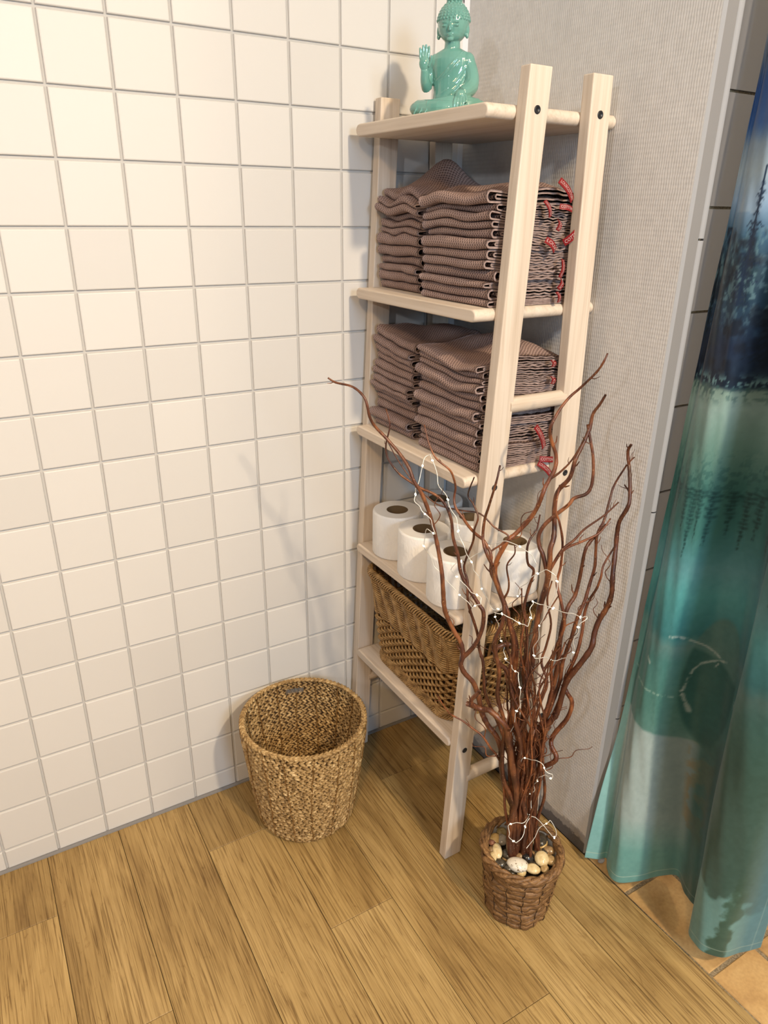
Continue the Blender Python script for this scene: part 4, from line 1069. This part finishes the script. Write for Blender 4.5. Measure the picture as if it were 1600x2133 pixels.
# ------------------------------------------------------------------ curtain
def curtain():
    # each control: (bottom x, y, z) -> (top x, y), listed from the wall end outwards; print position u
    C = [ # xb, yb, zb, xm, ym (z .45), xt, yt (z 2.1), u
        (0.864,-0.589,0.018, 0.930,-0.574, 0.960,-0.590, 0.00),
        (0.884,-0.606,0.018, 0.934,-0.580, 0.962,-0.593, 0.04),
        (0.905,-0.614,0.018, 0.932,-0.588, 0.962,-0.598, 0.07),
        (0.884,-0.634,0.018, 0.916,-0.602, 0.948,-0.608, 0.12),
        (0.874,-0.664,0.020, 0.906,-0.624, 0.936,-0.630, 0.20),
        (0.906,-0.690,0.026, 0.912,-0.646, 0.932,-0.656, 0.28),
        (0.950,-0.708,0.034, 0.930,-0.658, 0.946,-0.680, 0.35),
        (0.984,-0.726,0.034, 0.976,-0.690, 0.990,-0.698, 0.43),
        (0.966,-0.762,0.032, 0.982,-0.732, 0.996,-0.722, 0.50),
        (0.954,-0.786,0.040, 0.960,-0.772, 0.968,-0.742, 0.57),
        (0.938,-0.806,0.045, 0.940,-0.786, 0.952,-0.756, 0.63),
        (0.892,-0.826,0.046, 0.898,-0.806, 0.920,-0.780, 0.70),
        (0.880,-0.856,0.046, 0.888,-0.845, 0.914,-0.820, 0.78),
        (0.900,-0.888,0.046, 0.904,-0.882, 0.926,-0.858, 0.86),
        (0.940,-0.900,0.046, 0.946,-0.902, 0.955,-0.886, 0.93),
        (0.980,-0.912,0.046, 0.984,-0.915, 0.985,-0.910, 1.00)]
    C = np.array(C); NU, NV = 260, 760
    us = np.linspace(0, 1, NU)
    def interp(col):
        pts = [np.array([c]) for c in C[:, col]]; cc = np.array([p[0] for p in catmull(pts, 12)])
        cu = np.array([p[0] for p in catmull([np.array([u]) for u in C[:, 7]], 12)])
        return np.interp(us, cu, cc)
    xb, yb, zb, xm, ym, xt, yt = [interp(k) for k in range(7)]
    ZT = 2.1
    tv = np.linspace(0, 1, NV)**1.15
    V = np.zeros((NU, NV, 3))
    for j, t in enumerate(tv):
        z = zb+(ZT-zb)*t
        k = np.clip(z/0.45, 0, 1); k = k*k*(3-2*k)
        k2 = np.clip((z-0.45)/1.1, 0, 1)
        V[:, j, 0] = (xb*(1-k)+xm*k)*(1-k2)+xt*k2
        V[:, j, 1] = (yb*(1-k)+ym*k)*(1-k2)+yt*k2
        V[:, j, 2] = z
    # soft cross wrinkles
    V[:, :, 0] += 0.0016*np.sin(us[:, None]*60+V[:, :, 2]*9)*np.sin(V[:, :, 2]*23+us[:, None]*17)
    # ---- the printed picture, with some fold shade, painted on the cloth
    def fbm(su, sv, seed, oct_=4):
        rs = np.random.RandomState(seed); out = np.zeros((NU, NV)); amp = 1.0; tot = 0
        uu = us[:, None]*np.ones((1, NV)); vv = V[:, :, 2]
        for o_ in range(oct_):
            g = rs.rand(64, 64); a = (uu*su) % 63; b_ = (vv*sv) % 63; i = a.astype(int); j = b_.astype(int); fa = a-i; fb = b_-j
            fa = fa*fa*(3-2*fa); fb = fb*fb*(3-2*fb)
            out += amp*((g[i, j]*(1-fa)+g[i+1, j]*fa)*(1-fb)+(g[i, j+1]*(1-fa)+g[i+1, j+1]*fa)*fb); tot += amp; amp *= 0.5; su *= 2; sv *= 2
        return out/tot
    U = us[:, None]*np.ones((1, NV)); Z = V[:, :, 2]
    stops = [(0.0,(108,164,158)),(0.14,(112,166,160)),(0.24,(96,138,134)),(0.34,(104,142,138)),(0.40,(84,132,124)),(0.46,(76,128,120)),(0.54,(72,126,122)),
             (0.575,(92,132,130)),(0.60,(56,122,126)),(0.68,(84,158,160)),(0.725,(92,150,156)),(0.75,(78,138,142)),(0.80,(60,116,112)),(0.87,(62,112,106)),(0.93,(104,142,132)),(1.00,(142,170,164)),(1.034,(132,158,148)),(1.042,(22,40,58)),
             (1.10,(20,36,62)),(1.16,(34,62,84)),(1.21,(36,62,76)),(1.26,(58,96,124)),(1.30,(140,170,200)),(1.345,(160,180,192)),(1.375,(136,158,178)),(1.40,(52,96,158)),(1.45,(40,80,142)),(1.485,(70,92,120)),(1.53,(160,166,172)),(2.1,(176,182,188))]
    n1 = fbm(6, 5, 1); n2 = fbm(22, 40, 2); n3 = fbm(70, 130, 3, 3); n4 = fbm(40, 7.0, 4)
    Zw = Z+(n1-0.5)*0.035*((Z < 1.02) | (Z > 1.26))+(n2-0.5)*0.008+(n4-0.5)*0.03*(Z < 1.0)*(Z > 0.78)
    rgb = np.stack([np.interp(Zw, [s[0] for s in stops], [s[1][c] for s in stops]) for c in range(3)], -1)
    def blend(mask, col, a=1.0):
        m_ = np.clip(mask, 0, 1)[..., None]*a; rgb[:] = rgb*(1-m_)+np.array(col, float)*m_
    sm = lambda x, a, b_: np.clip((x-a)/(b_-a), 0, 1)
    # sky patches and forest needles
    blend(sm(n1, 0.48, 0.68)*(Z > 1.29)*(Z < 1.40), (196,208,214), 0.6)
    blend(sm(n1, 0.5, 0.7)*sm(Z, 1.38, 1.41)*sm(-Z, -1.50, -1.46), (24,54,104), 0.6)
    blend(sm(n3, 0.50, 0.60)*sm(Z, 1.11, 1.17)*sm(-Z, -1.29, -1.24), (112,146,152), 0.55)
    blend(sm(n2, 0.50, 0.65)*sm(Z, 1.04, 1.06)*(Z < 1.27), (10,18,32), 0.65)
    blend(sm(n3, 0.53, 0.58)*np.exp(-((Z-1.048)/0.010)**2), (120,160,160), 0.8)
    blend(sm(n3, 0.48, 0.58)*sm(Z, 1.008, 1.03)*(Z < 1.042), (40,72,74), 0.6)
    blend(sm(n3, 0.48, 0.62)*np.exp(-((Z-0.88)/0.05)**2), (34,78,76), 0.55)
    # fir trees
    def fir(u0, zt, zb_, wdt, col, a=1.0, seed=0, tilt=0.0):
        rs = np.random.RandomState(seed); h = zt-zb_; nb = int(h/0.0085)
        uc = u0+tilt*(zt-Z)
        blend(sm(-np.abs(U-uc), -(0.004+0.005*(zt-Z)/h), -(0.002+0.003*(zt-Z)/h))*(Z < zt)*(Z > zb_), col, a)
        for i in range(nb):
            z0 = zt-h*(i+0.3)/nb; L = wdt*(0.10+0.90*i/nb)*rs.uniform(0.55, 1.15)
            for s in (-1, 1):
                d = (U-uc)*s; Ls = L*rs.uniform(0.6, 1.1); yl = z0-0.10*d+rs.uniform(-0.003, 0.003)+0.0022*np.sin(d*260+i)
                blend((d > 0)*sm(Ls-d, 0, 0.012)*np.clip(1-np.abs(Z-yl)/(0.0036*(1.25-d/Ls)), 0, 1)*1.5, col, a)
    fir(0.265, 1.352, 1.16, 0.09, (24,44,70), 0.95, 1); fir(0.10, 1.265, 1.12, 0.06, (20,38,54), 0.9, 2); fir(0.40, 1.31, 1.08, 0.08, (16,30,46), 0.95, 3); fir(0.17, 1.25, 1.1, 0.06, (24,44,60), 0.8, 12)
    fir(0.02, 1.25, 1.10, 0.05, (18,34,46), 0.9, 4); fir(0.56, 1.34, 1.08, 0.09, (16,30,46), 0.95, 5); fir(0.75, 1.31, 1.08, 0.12, (16,30,46), 0.95, 6); fir(0.92, 1.36, 1.08, 0.10, (16,30,46), 0.95, 7)
    # reflected tree tops hanging down in the water
    def hang(u0, z1, z0, wdt, col, a, seed):
        rs = np.random.RandomState(seed); h = z1-z0; nb = int(h/0.007)
        for i in range(nb):
            zc = z0+h*(i+0.4)/nb; L = wdt*(0.12+0.88*i/nb)*rs.uniform(0.5, 1.2)
            for s in (-1, 1):
                d = (U-u0-rs.uniform(-0.004, 0.004))*s; blend((d > -0.004)*sm(L-d, 0, 0.01)*np.clip(1-np.abs(Z-zc-0.12*d)/0.0040, 0, 1)*1.3, col, a)
    for k, (u0, z0) in enumerate(((0.26,0.745),(0.30,0.775),(0.22,0.79),(0.35,0.77),(0.44,0.765),(0.48,0.79),(0.40,0.79),(0.57,0.74),(0.54,0.77),(0.08,0.80),(0.14,0.81),(0.66,0.76),(0.74,0.74),(0.82,0.77))):
        hang(u0, 0.87, z0, 0.035, (24,62,62), 0.7, 40+k)
    # boulders: dark stone with pale veins, pale rock below, mottled patch
    soft = lambda d, w_: np.clip(1-d/w_, 0, 1)
    el = np.sqrt(((U-0.465)/0.085)**2+((Z-0.50)/0.135)**2)
    blend(sm(-el, -1.03, -0.97)*(Z > 0.47), (84,124,118), 0.85)
    blend(sm(-el, -1.05, -0.95)*sm(-(Z-(0.56-0.25*(U-0.42))), -0.004, 0.004)*(Z > 0.33), (44,96,92), 0.85)
    def vein(pts, wv, col=(196,202,194), a=0.8):
        pts = np.array(pts); best = np.full(U.shape, 9.0)
        for (ua, za), (ub, zb2) in zip(pts[:-1], pts[1:]):
            du, dz = ub-ua, zb2-za; k = 0.9; t = np.clip(((U-ua)*du*k*k+(Z-za)*dz)/(du*du*k*k+dz*dz), 0, 1)
            best = np.minimum(best, np.hypot((U-ua-t*du)*k, Z-za-t*dz))
        blend(soft(best, wv*(0.25+0.9*n2))*1.5*sm(n3, 0.30, 0.50), col, a*0.8)
    vein([(0.29,0.588),(0.35,0.588),(0.37,0.585)], 0.006); vein([(0.37,0.585),(0.42,0.573),(0.465,0.556)], 0.0045)
    vein([(0.49,0.556),(0.45,0.545),(0.42,0.535),(0.403,0.52),(0.395,0.495),(0.388,0.465)], 0.0055); vein([(0.388,0.47),(0.40,0.45),(0.415,0.428)], 0.009); vein([(0.47,0.55),(0.455,0.532)], 0.004)
    vein([(0.56,0.50),(0.575,0.475),(0.58,0.45)], 0.010); vein([(0.02,0.487),(0.08,0.478),(0.20,0.468),(0.30,0.462),(0.37,0.458)], 0.0042, (170,196,182), 0.7); vein([(0.185,0.532),(0.21,0.522)], 0.007)
    zr_ = 0.402-0.085*U+0.012*(n1-0.5)
    rock = sm(zr_-Z, 0.0, 0.006)*sm(0.47-U, 0.0, 0.02)
    blend(rock*sm(Z, 0.10, 0.18), (176,190,188), 0.85); blend(rock*sm(n1, 0.48, 0.6)*sm(Z, 0.10, 0.2), (134,158,156), 0.45)
    blend(sm(U, 0.30, 0.34)*rock*sm(Z, 0.08, 0.2), (126,150,150), 0.6)
    blend(sm(n2, 0.44, 0.56)*sm(0.065-np.abs(U-0.485), 0, 0.02)*sm(Z, 0.14, 0.18)*sm(-Z, -0.37, -0.34), (150,138,108), 0.75)
    blend(sm(n1, 0.42, 0.56)*sm(U, 0.44, 0.48)*sm(-U, -0.66, -0.62)*sm(-Z, -0.42, -0.38), (52,88,80), 0.6)
    # third fold: dark green above, ragged edge, pale water with a dark weed streak, blue margin
    jag = 0.190+0.016*np.sin(U*46)+0.07*(n2-0.5)-0.20*np.clip(U-0.80, 0, 1)
    p3 = sm(U, 0.60, 0.63)
    blend(p3*sm(Z-jag, 0, 0.012)*sm(-Z, -0.62, -0.45), (58,92,80), 0.8); blend(p3*sm(jag-Z, 0, 0.012), (124,174,170), 0.85)
    blend(sm(0.030-np.abs(U-0.845-(Z-0.12)*0.25+(n2-0.5)*0.08), 0, 0.014)*sm(-Z, -0.26, -0.20), (58,94,76), 0.85)
    blend(sm(U, 0.87, 0.94)*sm(-Z, -0.75, -0.5), (72,138,158), 0.75)
    blend(sm(-U, -0.055, -0.045)*sm(-Z, -0.7, -0.4), (140,196,196), 0.85)
    # hem seam
    H0 = zb[:, None]
    blend(np.clip(1-np.abs(Z-H0-0.016)/0.0013, 0, 1), (196,214,198), 0.7); blend(np.clip(1-np.abs(U-0.965)/0.003, 0, 1)*(Z < 0.75), (170,200,196), 0.5)
    rgb += (n3[..., None]-0.5)*14
    rgb *= (0.95-0.12*sm(U, 0.34, 0.40))[..., None]; lin = np.clip(rgb, 2, 255)/255.0; lin = np.where(lin <= 0.04045, lin/12.92, ((lin+0.055)/1.055)**2.4)  # second and third folds multiplied darker: fold shade painted into the print
    mb = MB(); lo = np.array([0.93, -0.74, 0.0])
    idx = np.arange(NU*NV).reshape(NU, NV)
    F_ = np.stack([idx[:-1, :-1], idx[1:, :-1], idx[1:, 1:], idx[:-1, 1:]], -1).reshape(-1, 4)
    me = bpy.data.meshes.new('cloth'); me.from_pydata((V-lo).reshape(-1, 3).tolist(), [], F_.tolist())
    me.materials.append(M['fabric_print'])
    at = me.color_attributes.new('print', 'FLOAT_COLOR', 'POINT')
    c4 = np.ones((NU*NV, 4), dtype=np.float32); c4[:, :3] = lin.reshape(-1, 3); at.data.foreach_set('color', c4.ravel())
    me.polygons.foreach_set('use_smooth', [True]*len(me.polygons)); me.update()
    root = tag(empty('curtain', tuple(lo)), 'blue and teal curtain printed with firs and a mountain lake', 'curtain')
    o = link('cloth', me, root)
    m = o.modifiers.new('thick', 'SOLIDIFY'); m.thickness = 0.0008; m.offset = 0
    # hanging rod and rings above the frame
    mb = MB(); mb.tube([(1.0-0.93, YE+0.74+0.01, 2.12), (1.0-0.93, -1.9+0.74, 2.12)], 0.011, 12); mb.build('rod', M['silver'], root)
    for k in range(8):
        mb = MB(); u = 0.02+0.96*k/7; ii = int(u*(NU-1)); p = V[ii, -1]-lo; mb.tube([(p[0], p[1], p[2]-0.005),(0.5*(p[0]+0.07), p[1], 2.125),(0.07, p[1], 2.136)], 0.0014, 6); mb.build('ring', M['silver'], root)
curtain()

# ------------------------------------------------------------------ a crumb of broken plaster by the wall end
mb = MB(); N = vnoise(900, 5); mb.ellipsoid((0,0,0), (0.009,0.006,0.005), None, 9, 7)
mb.v = [tuple(np.array(q)*(1+0.4*N(q[0]/0.02+0.5, q[1]/0.014+0.5))) for q in mb.v]
o = mb.build('plaster_crumb', M['plaster_light'], smooth=False); o.location = (0.899, -0.604, 0.004); tag(o, 'small crumb of broken plaster on the floor by the wall end', 'debris')
